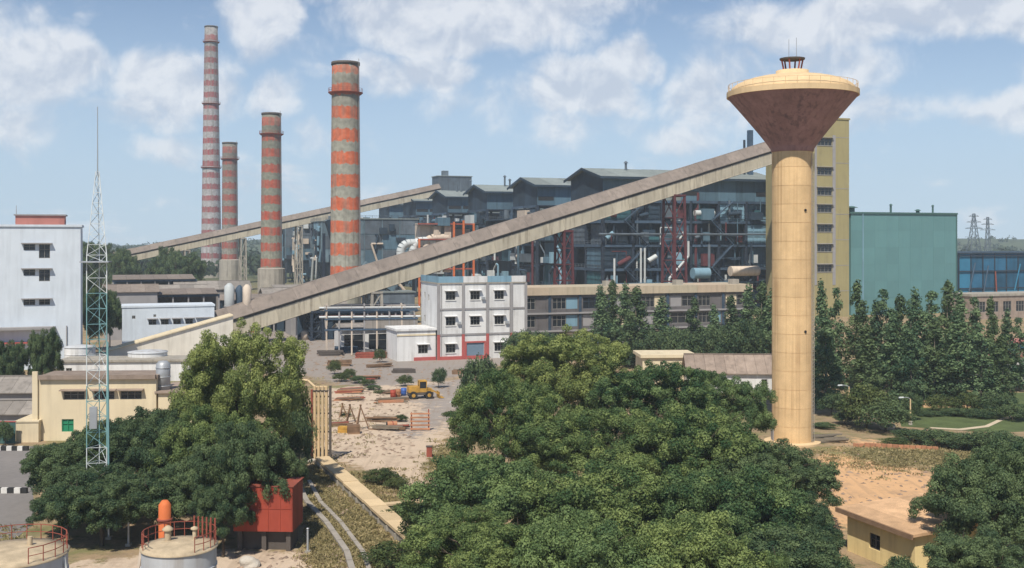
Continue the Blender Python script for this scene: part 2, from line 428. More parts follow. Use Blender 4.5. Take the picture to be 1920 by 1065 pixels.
# ------------------------------------------------------------------ ground, roads, hills
def ground_mat():
    mat = bpy.data.materials.new('dry_earth'); nt, N, L, P = nodes(mat)
    P.inputs['Roughness'].default_value = .97; P.inputs['Specular IOR Level'].default_value = .1
    geo = N.new('ShaderNodeNewGeometry')
    def noise(sc, det=6, r=.6):
        n = N.new('ShaderNodeTexNoise'); n.inputs['Scale'].default_value = sc; n.inputs['Detail'].default_value = det
        n.inputs['Roughness'].default_value = r; L.new(geo.outputs['Position'], n.inputs['Vector']); return n.outputs['Fac']
    def rm(v, a, b, c=0, d=1):
        k = N.new('ShaderNodeMapRange'); L.new(v, k.inputs[0])
        for i, x in enumerate((a, b, c, d)): k.inputs[i+1].default_value = x
        return k.outputs[0]
    def mix(f, a, b):
        k = N.new('ShaderNodeMix'); k.data_type = 'RGBA'; L.new(f, k.inputs[0])
        for i, x in ((6, a), (7, b)):
            if isinstance(x, tuple): k.inputs[i].default_value = (*x, 1)
            else: L.new(x, k.inputs[i])
        return k.outputs[2]
    c = mix(rm(noise(.09), .38, .62), (.40,.29,.18), (.29,.215,.13))
    c = mix(rm(noise(.16, 8), .5, .62), c, (.20,.19,.085))
    c = mix(rm(noise(.5, 8), .56, .66, 0, .8), c, (.11,.125,.045))
    c = mix(rm(noise(2.2, 8, .7), .5, .7, 0, .5), c, (.16,.12,.08))
    sp = N.new('ShaderNodeSeparateXYZ'); L.new(geo.outputs['Position'], sp.inputs[0])
    c = mix(rm(sp.outputs[1], 330, 700), c, (.10,.12,.06))
    for nm, colr in (('sand', (.57,.455,.345)), ('bare', (.66,.405,.215)), ('turf', (.17,.185,.075)), ('tar', (.30,.268,.245))):
        at = N.new('ShaderNodeAttribute'); at.attribute_name = nm
        ad = N.new('ShaderNodeMath'); ad.operation = 'ADD'; L.new(at.outputs['Fac'], ad.inputs[0]); L.new(rm(noise(.7, 8, .7), .3, .7, -.55, .55), ad.inputs[1])
        mu = N.new('ShaderNodeMath'); mu.operation = 'MULTIPLY'; L.new(rm(ad.outputs[0], .35, .65, 0, .92), mu.inputs[0]); L.new(rm(at.outputs['Fac'], 0, .25), mu.inputs[1])
        c = mix(mu.outputs[0], c, colr)
    mpn = N.new('ShaderNodeMapping'); mpn.inputs['Rotation'].default_value = (0,0,.35); mpn.inputs['Scale'].default_value = (1.5,.09,1); L.new(geo.outputs['Position'], mpn.inputs[0])
    rn = N.new('ShaderNodeTexNoise'); rn.inputs['Scale'].default_value = 1; rn.inputs['Detail'].default_value = 5; L.new(mpn.outputs[0], rn.inputs['Vector'])
    c = mix(rm(rn.outputs['Fac'], .52, .66, 0, .28), c, (.24,.18,.13))
    c = mix(rm(noise(.35, 7, .65), .52, .66, 0, .4), c, (.26,.19,.14))
    L.new(c, P.inputs['Base Color'])
    b = N.new('ShaderNodeBump'); b.inputs['Strength'].default_value = .5; b.inputs['Distance'].default_value = .25
    L.new(noise(1.3, 8), b.inputs['Height']); L.new(b.outputs[0], P.inputs['Normal'])
    return mat
m_ground = ground_mat()
g = MB().face([(-2600,-150,0),(2600,-150,0),(2600,2600,0),(-2600,2600,0)])
tag(ob('ground', g, m_ground), kind='structure')

def sheet(name, pix, mat, z, jag=.0, label=None):
    """a flat sheet whose corners are given by photo column and depth"""
    pts = [(PX(px, D), D) for px, D in pix]
    out = []
    for i, a in enumerate(pts):
        b = pts[(i+1) % len(pts)]
        n = max(1, int(math.dist(a, b) / 4)) if jag else 1
        for k in range(n):
            t = k / n
            out.append((a[0]+(b[0]-a[0])*t + (rng.uniform(-jag, jag) if k else 0), a[1]+(b[1]-a[1])*t + (rng.uniform(-jag, jag) if k else 0), z))
    import bmesh
    bm = bmesh.new(); f = bm.faces.new([bm.verts.new(p) for p in out]); bmesh.ops.triangulate(bm, faces=[f])
    me = bpy.data.meshes.new(name); bm.to_mesh(me); bm.free(); me.materials.append(mat)
    return tag(ob(name, me), label, kind='structure')
Y = GD
def near_ground():
    """fine sheet over the near ground: its soil zones (sand, bare earth, turf) are stored per vertex"""
    xs = np.arange(-125, 77, 1.25); ys = np.arange(56, 341, 1.25); X, Yg = np.meshgrid(xs, ys)
    def zone(pix, soft):
        pts = np.array([(PX(px, D), D) for px, D in pix]); ins = np.zeros(X.shape, bool); dist = np.full(X.shape, 1e9)
        for a, b in zip(pts, np.roll(pts, -1, 0)):
            cond = ((a[1] > Yg) != (b[1] > Yg)); t = (Yg - a[1]) / (b[1] - a[1] + 1e-9); ins ^= cond & (X < a[0] + t*(b[0]-a[0]))
            ab = b - a; u = np.clip(((X-a[0])*ab[0] + (Yg-a[1])*ab[1]) / (ab @ ab), 0, 1)
            dist = np.minimum(dist, np.hypot(X - a[0]-u*ab[0], Yg - a[1]-u*ab[1]))
        return np.clip(.5 + np.where(ins, dist, -dist)/soft, 0, 1)
    sand = zone([(606,Y(730)),(760,Y(716)),(905,Y(712)),(880,Y(800)),(822,Y(815)),(850,Y(812)),(795,Y(868)),(812,Y(905)),(860,Y(955)),(800,Y(948)),(742,Y(915)),(690,Y(880)),(640,Y(866)),(606,Y(846))], 4.0)
    sand = np.maximum(sand, zone([(420,Y(1030)),(640,Y(1040)),(640,Y(1120)),(100,Y(1120)),(100,Y(1060))], 3.0))
    bare = zone([(1535,Y(862)),(1575,Y(840)),(1650,Y(872)),(1770,Y(890)),(1790,Y(985)),(1560,Y(995)),(1525,Y(900))], 5.0)
    bare = np.maximum(bare, .75*zone([(1590,Y(818)),(1750,Y(845)),(1740,Y(860)),(1590,Y(832))], 3.0))
    turf = .8*zone([(1540,Y(848)),(1620,Y(836)),(1860,Y(850)),(1880,Y(880)),(1700,Y(872)),(1580,Y(856))], 4.0)
    turf = np.maximum(turf, .6*zone([(600,Y(880)),(700,Y(960)),(780,Y(1090)),(640,Y(1090)),(570,Y(960))], 6.0))
    turf = np.maximum(turf, .6*zone([(800,Y(850)),(870,Y(830)),(900,Y(900)),(840,Y(915))], 4.0))
    tar = zone([(180,Y(705)),(560,Y(700)),(640,Y(722)),(745,Y(724)),(900,Y(700)),(1000,Y(660)),(1130,Y(640)),(1000,270),(560,332),(300,330),(200,300)], 5.0)
    tar = np.maximum(tar, .8*zone([(745,Y(730)),(880,Y(706)),(905,Y(735)),(872,Y(778)),(832,Y(802)),(775,Y(825)),(740,Y(815)),(790,Y(768))], 5.0))
    n, k = X.shape
    v = np.stack([X, Yg, .03 + 0*X], -1)
    idx = np.arange(n*k).reshape(n, k)
    f = np.stack([idx[:-1,:-1], idx[:-1,1:], idx[1:,1:], idx[1:,:-1]], -1).reshape(-1, 4)
    me = bpy.data.meshes.new('near_ground'); me.from_pydata(v.reshape(-1,3).tolist(), [], f.tolist())
    for nm, w in (('sand', sand), ('bare', bare), ('turf', turf), ('tar', tar)):
        a = me.attributes.new(nm, 'FLOAT', 'POINT'); a.data.foreach_set('value', w.reshape(-1).astype(np.float32))
    me.materials.append(m_ground); tag(ob('near_ground', me), kind='structure')
near_ground()
sheet('side_road', [(-300,Y(828)),(120,Y(838)),(60,Y(870)),(62,Y(985)),(30,Y(1010)),(-300,Y(1010))], m_asphalt, .05, .2)
sheet('garden_lawn', [(1700,Y(740)),(2050,Y(735)),(2060,Y(800)),(1870,Y(812)),(1690,Y(800))], m_lawn, .045, .6)
c = MB()
arc = [(1745,Y(803)),(1800,Y(806)),(1850,Y(800)),(1880,Y(786)),(1935,Y(772))]
for (a, da), (b, db) in zip(arc[:-1], arc[1:]):
    c.face([(PX(a,da),da-.6,.07),(PX(b,db),db-.6,.07),(PX(b,db),db+.5,.07),(PX(a,da),da+.5,.07)])
tag(ob('garden_path', c, m_path), kind='structure')

def hills():
    nx, ny = 150, 16
    xs = np.linspace(-2400, 2400, nx); ys = np.linspace(1250, 2400, ny)
    v = []
    for j, y in enumerate(ys):
        t = math.sin(min(1, j / 5) * math.pi / 2)
        for x in xs:
            h = 19 + 6*math.sin(x/210+1.3) + 4*math.sin(x/83+y/300) + 3*math.sin(x/37+2+y/90)
            if x < -300: h += 6 * math.exp(-((x + 520)/160)**2)
            if x > 300: h += 7 * math.exp(-((x - 640)/200)**2)
            v.append((x, y, -1.0 + (h + 1) * t if j else -.5))
    f = [(j*nx+i, j*nx+i+1, (j+1)*nx+i+1, (j+1)*nx+i) for j in range(ny-1) for i in range(nx-1)]
    me = bpy.data.meshes.new('hills'); me.from_pydata(v, [], f); me.polygons.foreach_set('use_smooth', [True]*len(f))
    me.materials.append(M('hill_scrub', (.07,.09,.05), .95, .3, .02, grain=.3))
    tag(ob('hills', me), kind='structure')
    return v
hv = hills()

# ------------------------------------------------------------------ vegetation builders
def leaf_mesh(name, pos, nrm, size, tint, mat, npr, aspect=.62):
    """one small quad per leaf spray, facing nrm, spun at random"""
    n = len(pos)
    nrm = nrm / np.maximum(np.linalg.norm(nrm, axis=1, keepdims=True), 1e-6)
    r = npr.normal(size=(n, 3)); u = np.cross(nrm, r); u /= np.maximum(np.linalg.norm(u, axis=1, keepdims=True), 1e-6)
    w = np.cross(nrm, u); s = size[:, None]
    bend = nrm * s * .25
    v = np.empty((n, 4, 3)); v[:,0] = pos - u*s; v[:,1] = pos - w*s*aspect + bend; v[:,2] = pos + u*s; v[:,3] = pos + w*s*aspect + bend
    me = bpy.data.meshes.new(name); me.vertices.add(n*4); me.vertices.foreach_set('co', v.reshape(-1))
    me.loops.add(n*4); me.loops.foreach_set('vertex_index', np.arange(n*4, dtype=np.int32))
    me.polygons.add(n); me.polygons.foreach_set('loop_start', np.arange(n, dtype=np.int32)*4)
    me.polygons.foreach_set('loop_total', np.full(n, 4, dtype=np.int32))
    a = me.attributes.new('tint', 'FLOAT', 'FACE'); a.data.foreach_set('value', tint.astype(np.float32))
    me.materials.append(mat); me.update(calc_edges=True); return me

def crown_mesh(name, seed, lobes, per, leaf, mat, clump=(.75, 1.35), inner=.25, flat=.8):
    """lobes: (x, y, z, rx, rz, clumps) ellipsoids; clumps of leaf sprays over and inside them"""
    npr = np.random.default_rng(seed); C = []; R = []
    for (x, y, z, rx, rz, n) in lobes:
        d = npr.normal(size=(n, 3)); d /= np.linalg.norm(d, axis=1, keepdims=True)
        low = d[:,2] < -.35; d[low, 2] *= -.6
        rad = np.where(npr.random(n) < inner, npr.uniform(.3, .75, n), npr.uniform(.72, 1.28, n))
        c = d * rad[:,None] * np.array([rx, rx, rz]) + np.array([x, y, z])
        C.append(c); R.append(npr.uniform(*clump, n))
    C = np.concatenate(C); R = np.concatenate(R); n = len(C)
    cnt = np.maximum(8, (per * R**2).astype(int)); idx = np.repeat(np.arange(n), cnt); k = len(idx)
    d = npr.normal(size=(k, 3)); d[:,2] += .22; d /= np.linalg.norm(d, axis=1, keepdims=True)
    rr = npr.uniform(.6, 1.12, k)
    pos = C[idx] + d * (R[idx] * rr)[:,None] * np.array([1, 1, flat])
    nrm = d + npr.normal(size=(k, 3)) * .45 + np.array([0, 0, .1])
    tint = np.clip(.36 + npr.normal(size=n)[idx]*.24 + npr.normal(size=k)*.13, 0, 1)
    return leaf_mesh(name, pos, nrm, npr.uniform(*leaf, k), tint, mat, npr)

def trunk_mesh(seed, h, r, spread, mat, nl=6, lean=0.0):
    q = random.Random(seed); mb = MB(); p = Vector((0, 0, -.3)); pts = [p]
    for i in range(1, 5): pts.append(Vector((lean*i/4 + q.uniform(-.15,.15), q.uniform(-.15,.15), h*.62*i/4)))
    for i in range(4): mb.tube(pts[i], pts[i+1], r*(1 - .16*i), r*(1 - .16*(i+1)), 8, False)
    for i in range(nl):
        a = 6.283*i/nl + q.uniform(-.4,.4); s = pts[2].lerp(pts[4], q.uniform(.0, 1))
        e = Vector((math.cos(a)*spread*q.uniform(.5,.85), math.sin(a)*spread*q.uniform(.5,.85), h*q.uniform(.62,.9)))
        mid = s.lerp(e, .5) + Vector((0,0,.5))
        mb.tube(s, mid, r*.42, r*.26, 6, False); mb.tube(mid, e, r*.26, r*.08, 6, False)
        for j in range(2):
            e2 = e + Vector((q.uniform(-1,1), q.uniform(-1,1), q.uniform(.0,1)))*spread*.22
            mb.tube(mid.lerp(e, .6), e2, r*.14, r*.05, 5, False)
    return mb.mesh('trunk', mat)

def broad(seed, h, R, low=.18, n=190, mat=None, leaf=(.095,.18), per=400, clump=(.36,.84)):
    """mesh pair of a spreading broadleaf tree"""
    q = random.Random(seed); zc = h*(1+low)/2; rz = h*(1-low)/2; L = [(0, 0, zc*.95, R*.55, rz*.7, int(n*.16))]
    k = 26                                            # lobes over the crown, spread by the golden angle
    for i in range(k):
        t = 1 - (i + .5)/k*1.55; a = 2.39996*i + q.uniform(-.3,.3); c = math.sqrt(max(0, 1 - t*t)); f = q.uniform(.58,.92); s = q.uniform(.17,.31)
        L.append((math.cos(a)*c*R*f, math.sin(a)*c*R*f, zc + rz*t*f, R*s, R*s*.8, int(n*.05*(s/.26)**2)+1))
    return (trunk_mesh(seed, h, .035*h*.9, R*.8, m_bark, 7), crown_mesh('crown', seed, L, per, leaf, mat or l_big, clump))
def columnar(seed, h, R, mat, leaf=(.13,.24), per=150):
    q = random.Random(seed); L = []; n = 9
    for i in range(n):
        t = i/(n-1); rr = R*(1 - .93*t**1.15)*(.75 + .25*min(1, t*6)) * q.uniform(.85,1.15)
        L.append((q.uniform(-.15,.15)*R, q.uniform(-.15,.15)*R, h*(.09 + .86*t), rr, h*.075, max(5, int(15*(rr/R)+4))))
    mb = MB(); mb.tube((0,0,-.2), (0,0,h*.9), .16, .04, 7, False)
    return (mb.mesh('trunk', m_barkp), crown_mesh('crown', seed, L, per, leaf, mat, (.4,.75), .15, 1.1))
def plant(name, label, cat, meshes, x, y, rz=0, s=1.0, sz=None, group=None, z=0):
    r = root(name, label, cat, (x, y, z), rz, group); r.scale = (s, s, sz or s)
    ob('trunk', meshes[0], parent=r); ob('crown', meshes[1], parent=r); return r

# ------------------------------------------------------------------ building helpers
def wall_mb(w, h, t, holes):
    """front wall in the x-z plane (front at y=0) with real openings"""
    xs = sorted({0, w, *[a for hh in holes for a in (hh[0], hh[0]+hh[2])]}); zs = sorted({0, h, *[a for hh in holes for a in (hh[1], hh[1]+hh[3])]})
    def solid(i, j):
        if i < 0 or j < 0 or i >= len(xs)-1 or j >= len(zs)-1: return False
        x, z = (xs[i]+xs[i+1])/2, (zs[j]+zs[j+1])/2
        return not any(a < x < a+c and b < z < b+d for a, b, c, d in holes)
    mb = MB()
    for i in range(len(xs)-1):
        for j in range(len(zs)-1):
            if not solid(i, j): continue
            x0, x1, z0, z1 = xs[i], xs[i+1], zs[j], zs[j+1]
            mb.face([(x0,0,z0),(x1,0,z0),(x1,0,z1),(x0,0,z1)]); mb.face([(x1,t,z0),(x0,t,z0),(x0,t,z1),(x1,t,z1)])
            if not solid(i-1, j): mb.face([(x0,t,z0),(x0,0,z0),(x0,0,z1),(x0,t,z1)])
            if not solid(i+1, j): mb.face([(x1,0,z0),(x1,t,z0),(x1,t,z1),(x1,0,z1)])
            if not solid(i, j-1): mb.face([(x0,t,z0),(x1,t,z0),(x1,0,z0),(x0,0,z0)])
            if not solid(i, j+1): mb.face([(x0,0,z1),(x1,0,z1),(x1,t,z1),(x0,t,z1)])
    return mb
_wc = {}
def window(parent, x, z, w, h, y=0.0, rot=0.0, base=(0,0,0), hood=None, pane=None, mull=1, frame=None, sill=None):
    """a window part (frame) with its pane and hood as sub-parts, set into an opening; rot turns about base"""
    pane = pane or m_glass; frame = frame or m_frame; key = (round(w,2), round(h,2), mull, frame.name, pane.name, bool(hood), bool(sill))
    if key not in _wc:
        f = MB(); b = .09
        f.box(0,.1,0, w,.19,b).box(0,.1,h-b, w,.19,h).box(0,.1,b, b,.19,h-b).box(w-b,.1,b, w,.19,h-b)
        for i in range(mull): xx = w*(i+1)/(mull+1); f.box(xx-.04,.1,b, xx+.04,.19,h-b)
        f.box(b,.11,h*.62-.03, w-b,.18,h*.62+.03)
        p = MB().box(.05,.2,.05, w-.05,.23,h-.05)
        hd = MB().hexa(((-.3,-.75,h+.12),(w+.3,-.75,h+.12),(w+.3,.02,h+.16),(-.3,.02,h+.16),(-.3,-.75,h+.2),(w+.3,-.75,h+.2),(w+.3,.02,h+.3),(-.3,.02,h+.3)))
        _wc[key] = (f.mesh('window', frame), p.mesh('pane', pane), hd.mesh('hood', hood or m_greytrim), MB().box(-.12,-.14,-.14,w+.12,.03,-.02).mesh('sill', sill or m_greytrim))
    f, p, hd, si = _wc[key]
    bx = Vector(base) + Matrix.Rotation(rot, 3, 'Z') @ Vector((x, y, z))
    o = ob('window', f, None, parent, bx, (0,0,rot)); ob('pane', p, None, o)
    if hood: ob('hood', hd, None, o)
    if sill: ob('sill', si, None, o)
    return o
def shell(r, w, d, h, mat, front=(), left=(), right=(), t=.3, roof=None, slab=.35, over=.35, back=True, base=(0,0,0)):
    """four walls (openings as x, z, w, h along each wall) and a flat roof slab, as parts of r; front faces local -y"""
    bx, by, bz = base
    ob('wall', wall_mb(w, h, t, front), mat, r, (bx, by, bz))
    ob('wall', wall_mb(d - 2*t, h, t, left), mat, r, (bx, by+d-t, bz), (0,0,-math.pi/2))
    ob('wall', wall_mb(d - 2*t, h, t, right), mat, r, (bx+w, by+t, bz), (0,0,math.pi/2))
    if back: ob('wall', wall_mb(w, h, t, ()), mat, r, (bx+w, by+d, bz), (0,0,math.pi))
    if roof: ob('roof', MB().box(bx-over, by-over, bz+h, bx+w+over, by+d+over, bz+h+slab), roof, r)
def gable_shed(name, label, cat, loc, rz, w, d, he, hr, wall, roofm, sheets=8, front=(), group=None, panes=True, over=.5):
    """shed with its ridge along local x: walls, roof sheets as parts"""
    r = root(name, label, cat, loc, rz, group)
    ob('wall', wall_mb(w, he, .25, front), wall, r); ob('wall', wall_mb(w, he, .25, ()), wall, r, (w, d, 0), (0,0,math.pi))
    for x in (0, w-.25):
        ob('gable_wall', MB().sect([(.25,0),(d-.25,0),(d-.25,he),(d/2,he+hr-.1),(.25,he)], x, x+.25), wall, r)
    sw = (w + 2*over)/sheets; k = hr/(d/2)
    a = MB().sect([(-over, he-over*k+.05),(d/2, he+hr+.05),(d/2, he+hr+.17),(-over, he-over*k+.17)], 0, sw-.03).mesh('roof_sheet', roofm)
    b = MB().sect([(d+over, he-over*k+.05),(d+over, he-over*k+.17),(d/2+.002, he+hr+.17),(d/2+.002, he+hr+.05)], 0, sw-.03).mesh('roof_sheet', roofm)
    for i in range(sheets):
        for m in (a, b): ob('roof_sheet', m, None, r, (-over+i*sw, 0, rng.uniform(0,.03)))
    ob('ridge_cap', MB().box(-over, d/2-.2, he+hr+.18, w+over, d/2+.2, he+hr+.25), roofm, r)
    for x, z, ww, hh in front:
        if panes: window(r, x, z, ww, hh)
    return r
def railing(mb, pts, h=1.1, step=1.5, th=.05, rails=2):
    for p, q in zip(pts[:-1], pts[1:]):
        p, q = Vector(p), Vector(q); L = (q-p).length; n = max(1, int(L/step))
        for i in range(n+1):
            a = p.lerp(q, i/n); mb.bar(a, a + Vector((0,0,h)), th)
        for k in range(rails): mb.bar(p + Vector((0,0,h*(k+1)/rails)), q + Vector((0,0,h*(k+1)/rails)), th)
    return mb

# ------------------------------------------------------------------ chimneys
def chimney(label, px, D, H, r0, r1, mat, rings, plinth=0, ladder=True):
    r = root('chimney', label, 'chimney', (PX(px, D), D, 0), 0, 'striped power station chimneys')
    n = 14
    prof = [(r0 + (r1-r0)*i/n, H*i/n) for i in range(n+1)]
    ob('shaft', MB().lathe(prof + [(r1-.5, H), (r1-.5, H-6)], 40), mat, r)
    ob('crown_cap', MB().lathe([(r1+.02,H-.7),(r1+.2,H-.7),(r1+.2,H+.15),(r1-.4,H+.15)], 40), m_galdark, r)
    for z in rings:
        rr = r0 + (r1-r0)*z/H
        p = ob('platform', MB().lathe([(rr,z-.5),(rr+.35,z-.5),(rr+1.0,z),(rr+1.0,z+.15),(rr,z+.15)], 32, smooth=False), m_rust, r)
        rl = MB()
        for i in range(24):
            a, b = 6.28318*i/24, 6.28318*(i+1)/24
            A = Vector((math.cos(a)*(rr+.95), math.sin(a)*(rr+.95), z+.15)); B = Vector((math.cos(b)*(rr+.95), math.sin(b)*(rr+.95), z+.15))
            rl.bar(A, A+Vector((0,0,1.1)), .06).bar(A+Vector((0,0,1.1)), B+Vector((0,0,1.1)), .06).bar(A+Vector((0,0,.55)), B+Vector((0,0,.55)), .05)
        ob('railing', rl, m_rust, p)
    if ladder:
        a = math.radians(-20); ld = MB()
        for s in (-.25, .25):
            ld.bar((math.cos(a)*(r0+.3)-math.sin(a)*s, math.sin(a)*(r0+.3)+math.cos(a)*s, 3), (math.cos(a)*(r1+.3)-math.sin(a)*s, math.sin(a)*(r1+.3)+math.cos(a)*s, H+1), .08)
        z = 3.5
        while z < H:
            rr = r0 + (r1-r0)*z/H + .3; ld.bar((math.cos(a)*rr-math.sin(a)*-.25, math.sin(a)*rr+math.cos(a)*-.25, z), (math.cos(a)*rr-math.sin(a)*.25, math.sin(a)*rr+math.cos(a)*.25, z), .06); z += 1.2
        ob('ladder', ld, m_greytrim, r)
    if plinth: ob('plinth', MB().lathe([(r0+1.2,0),(r0+1.2,plinth),(r0+.02,plinth+.4)], 16, smooth=False), m_concrete, r)
    return r
st1 = stack_mat('chimney_orange_bands', (.26,.255,.21), (.56,.115,.04), 6.6, 14.7, 10, 74.5, 52, 82, .54)
st2 = stack_mat('chimney_red_bands', (.19,.195,.155), (.42,.075,.04), 6.55, 14.5, 11, 76, 38, 92, .54)
st3 = stack_mat('chimney_dull_bands', (.20,.19,.165), (.34,.07,.05), 6.55, 14.5, 11, 76, 38, 92, .54)
st4 = stack_mat('chimney_thin_bands', (.31,.30,.30), (.30,.07,.07), 7.3, 14.0, 8, 158, 105, 190, .48)
chimney('thickest chimney with broad orange and grey bands, nearest of the four', 648, 320, 75.6, 4.55, 3.95, st1, [66.8], 3)
chimney('middle-sized red and grey banded chimney left of the thickest one', 509, 460, 77, 4.55, 3.95, st2, [68.3], 12)
chimney('shortest-looking red banded chimney right beside the tallest chimney', 431, 604, 77.5, 4.5, 4.0, st3, [68.5], 13)
chimney('tallest and slimmest chimney with many thin red and white bands', 396, 700, 160, 6.5, 4.05, st4, [150, 110.7, 70], 8)

# ------------------------------------------------------------------ conveyor galleries and trestles
def gallery(label, P0, P1, w, hw, hr, nb, cat='conveyor'):
    P0, P1 = Vector(P0), Vector(P1); d = P1 - P0; L = d.length
    r = root('conveyor_gallery', label, cat, P0, 0, 'inclined coal conveyor galleries')
    r.rotation_euler = (0, -math.asin(d.z/L), math.atan2(d.y, d.x)); lb = L/nb; hwid = w/2
    wp = MB().box(.04,-.06,0, lb-.04,.06,hw-1.0).mesh('wall_panel', m_gallery); vp = MB().box(.0,-.05,0,lb,.05,1.3).mesh('eave_shade_strip', m_galdark)  # the set-back dark strip paints in the shade line below the eaves
    po = MB().box(-.13,-.09,-.25, .13,.07,hw-.95).mesh('post', m_gallery)
    e = .5
    rs = MB().sect([(-hwid-e, hw-.35), (-hwid*.35, hw+hr), (-hwid*.35, hw+hr+.1), (-hwid-e, hw-.23)], .02, lb-.02).mesh('roof_sheet', m_galroof)
    rf = MB().sect([(hwid+e, hw-.35), (hwid+e, hw-.23), (hwid*.35, hw+hr+.1), (hwid*.35, hw+hr)], .02, lb-.02).mesh('roof_sheet', m_galroof)
    rt = MB().box(.02,-hwid*.345,hw+hr-.02, lb-.02,hwid*.345,hw+hr+.14).mesh('roof_cap', m_galroof)
    for i in range(nb):
        x = i*lb
        for y in (-hwid, hwid): ob('wall_panel', wp, None, r, (x, y, 0), (0,0,0)); ob('eave_shade_strip', vp, None, r, (x, y*.84, hw-1.2))
        ob('post', po, None, r, (x, -hwid-.03, 0)); z = rng.uniform(-.04,.04)
        ob('roof_sheet', rs, None, r, (x,0,z)); ob('roof_sheet', rf, None, r, (x,0,z)); ob('roof_cap', rt, None, r, (x,0,z))
    ob('floor_girder', MB().box(0,-hwid+.1,-.45, L,hwid-.1,-.02), m_galdark, r)
    ob('bottom_chord', MB().box(0,-hwid-.1,-.32, L,-hwid+.08,-.02), m_gallery, r); ob('bottom_chord', MB().box(0,hwid-.08,-.32, L,hwid+.1,-.02), m_gallery, r)
    ob('end_wall', MB().box(-.12,-hwid,0,-.02,hwid,hw), m_gallery, r)
    return P0, d
def trestle(label, P, zt, mat, w=4.6, dp=2.2, rz=0.0, spread=1.35, nb=5):
    r = root('trestle', label, 'trestle', (P[0], P[1], 0), rz, 'steel legs under the long conveyor'); c = []
    for sx in (-1, 1):
        for sy in (-1, 1):
            a = Vector((sx*dp/2*spread, sy*w/2*spread, 0)); b = Vector((sx*dp/2, sy*w/2, zt)); ob('leg', MB().bar(a, b, .55), mat, r); c.append((a, b))
    for (i, j) in ((0,1),(2,3),(0,2),(1,3)):
        for k in range(nb):
            t0, t1 = k/nb, (k+1)/nb
            ob('brace', MB().bar(c[i][0].lerp(c[i][1],t0), c[j][0].lerp(c[j][1],t1), .22), mat, r)
            ob('cross_tie', MB().bar(c[i][0].lerp(c[i][1],t1), c[j][0].lerp(c[j][1],t1), .26), mat, r)
    ob('cap_beam', MB().box(-dp/2-.3,-w/2-.4,zt,dp/2+.3,w/2+.4,zt+.5), mat, r); return r
G0, GD_ = gallery('long beige conveyor gallery climbing from the yard to the yellow tower', (-69.5, 252.5, .75), (86.5, 335.5, 50.2), 5.0, 3.9, 2.3, 34)
def on_gallery(px):
    k = (px - CX)/F; t = (k*G0.y - G0.x)/(GD_.x - k*GD_.y); return G0 + GD_*t
ga = math.atan2(GD_.y, GD_.x)
for px, mt, lb in ((588, m_steel, 'short dark trestle under the low end of the long conveyor'), (700, m_concrete, 'grey trestle under the long conveyor left of the white office block'),
                   (1057, m_maroon, 'slim rust-red trestle under the middle of the long conveyor'), (1264, m_maroon, 'tall red lattice trestle under the upper part of the long conveyor')):
    p = on_gallery(px); trestle(lb, p, p.z - 1.05, mt, 4.6 if px != 1264 else 5.2, 2.4 if px != 1264 else 3.4, ga, 1.25, 3 if px < 800 else 6)
Q0 = Vector((PX(160,495), 495, PZ(503,495)-1)); Q1 = Vector((PX(826,565), 565, PZ(348,565)-4.5))
gallery('far grey conveyor gallery rising behind the chimneys to the boiler roofs', Q0, Q1, 5.0, 3.4, 2.0, 30)
for i, px in enumerate((230, 300, 350, 455, 560)):
    k = (px - CX)/F; d = Q1 - Q0; t = (k*Q0.y - Q0.x)/(d.x - k*d.y); p = Q0 + d*t
    trestle('%s grey leg from the low end of the far conveyor' % ORD[i+1], p, p.z-1.0, m_concrete, 4.4, 2.2, math.atan2(d.y, d.x), 1.2, 3)
# lower stub: sloping pale housing that feeds the long conveyor
r = root('feeder_housing', 'cream white wedge-shaped feeder housing sloping up to the conveyor foot', 'conveyor', (PX(200,222), 222, 0), math.radians(22))
Lh = 25.0
ob('side_wall', MB().face([(0,0,0),(Lh,0,0),(Lh,0,8.0),(0,0,1.3)]).face([(0,.25,0),(0,.25,1.3),(Lh,.25,8.0),(Lh,.25,0)]).face([(Lh,0,0),(Lh,.25,0),(Lh,.25,8),(Lh,0,8)]).face([(0,.25,0),(0,0,0),(0,0,1.3),(0,.25,1.3)]), m_pale, r)
ob('side_wall', MB().face([(0,4.6,0),(0,4.6,1.3),(Lh,4.6,8.0),(Lh,4.6,0)]), m_pale, r)
ob('end_wall', MB().box(Lh-.2,.26,0,Lh,4.5,7.9), m_pale, r)
for i in range(8):
    x0, x1 = i*Lh/8, (i+1)*Lh/8-.04; z0, z1 = 1.3+6.7*x0/Lh, 1.3+6.7*x1/Lh
    ob('roof_sheet', MB().hexa(((x0,-.4,z0+.05),(x1,-.4,z1+.05),(x1,5,z1+.05),(x0,5,z0+.05),(x0,-.4,z0+.3),(x1,-.4,z1+.3),(x1,5,z1+.3),(x0,5,z0+.3))), m_cream, r)
# roof-top transfer house at the head of the far conveyor
r = root('transfer_house', 'grey box-shaped transfer house on top of the far conveyor', 'building', (PX(822,566), 566, 0), AX)
shell(r, 18, 12, 10, m_casing, roof=m_roofg, base=(0,0,PZ(352,566)-4), over=.4)
for i in range(4): ob('column', MB().box(1+i*5.2,.6,0,1.8+i*5.2,1.4,PZ(352,566)-4), m_steel, r)
for i in range(4): ob('column', MB().box(1+i*5.2,10.6,0,1.8+i*5.2,11.4,PZ(352,566)-4), m_steel, r)
ob('vent_cowl', MB().box(3,2,PZ(352,566)+6.36,6,5,PZ(352,566)+9), m_casing, r)

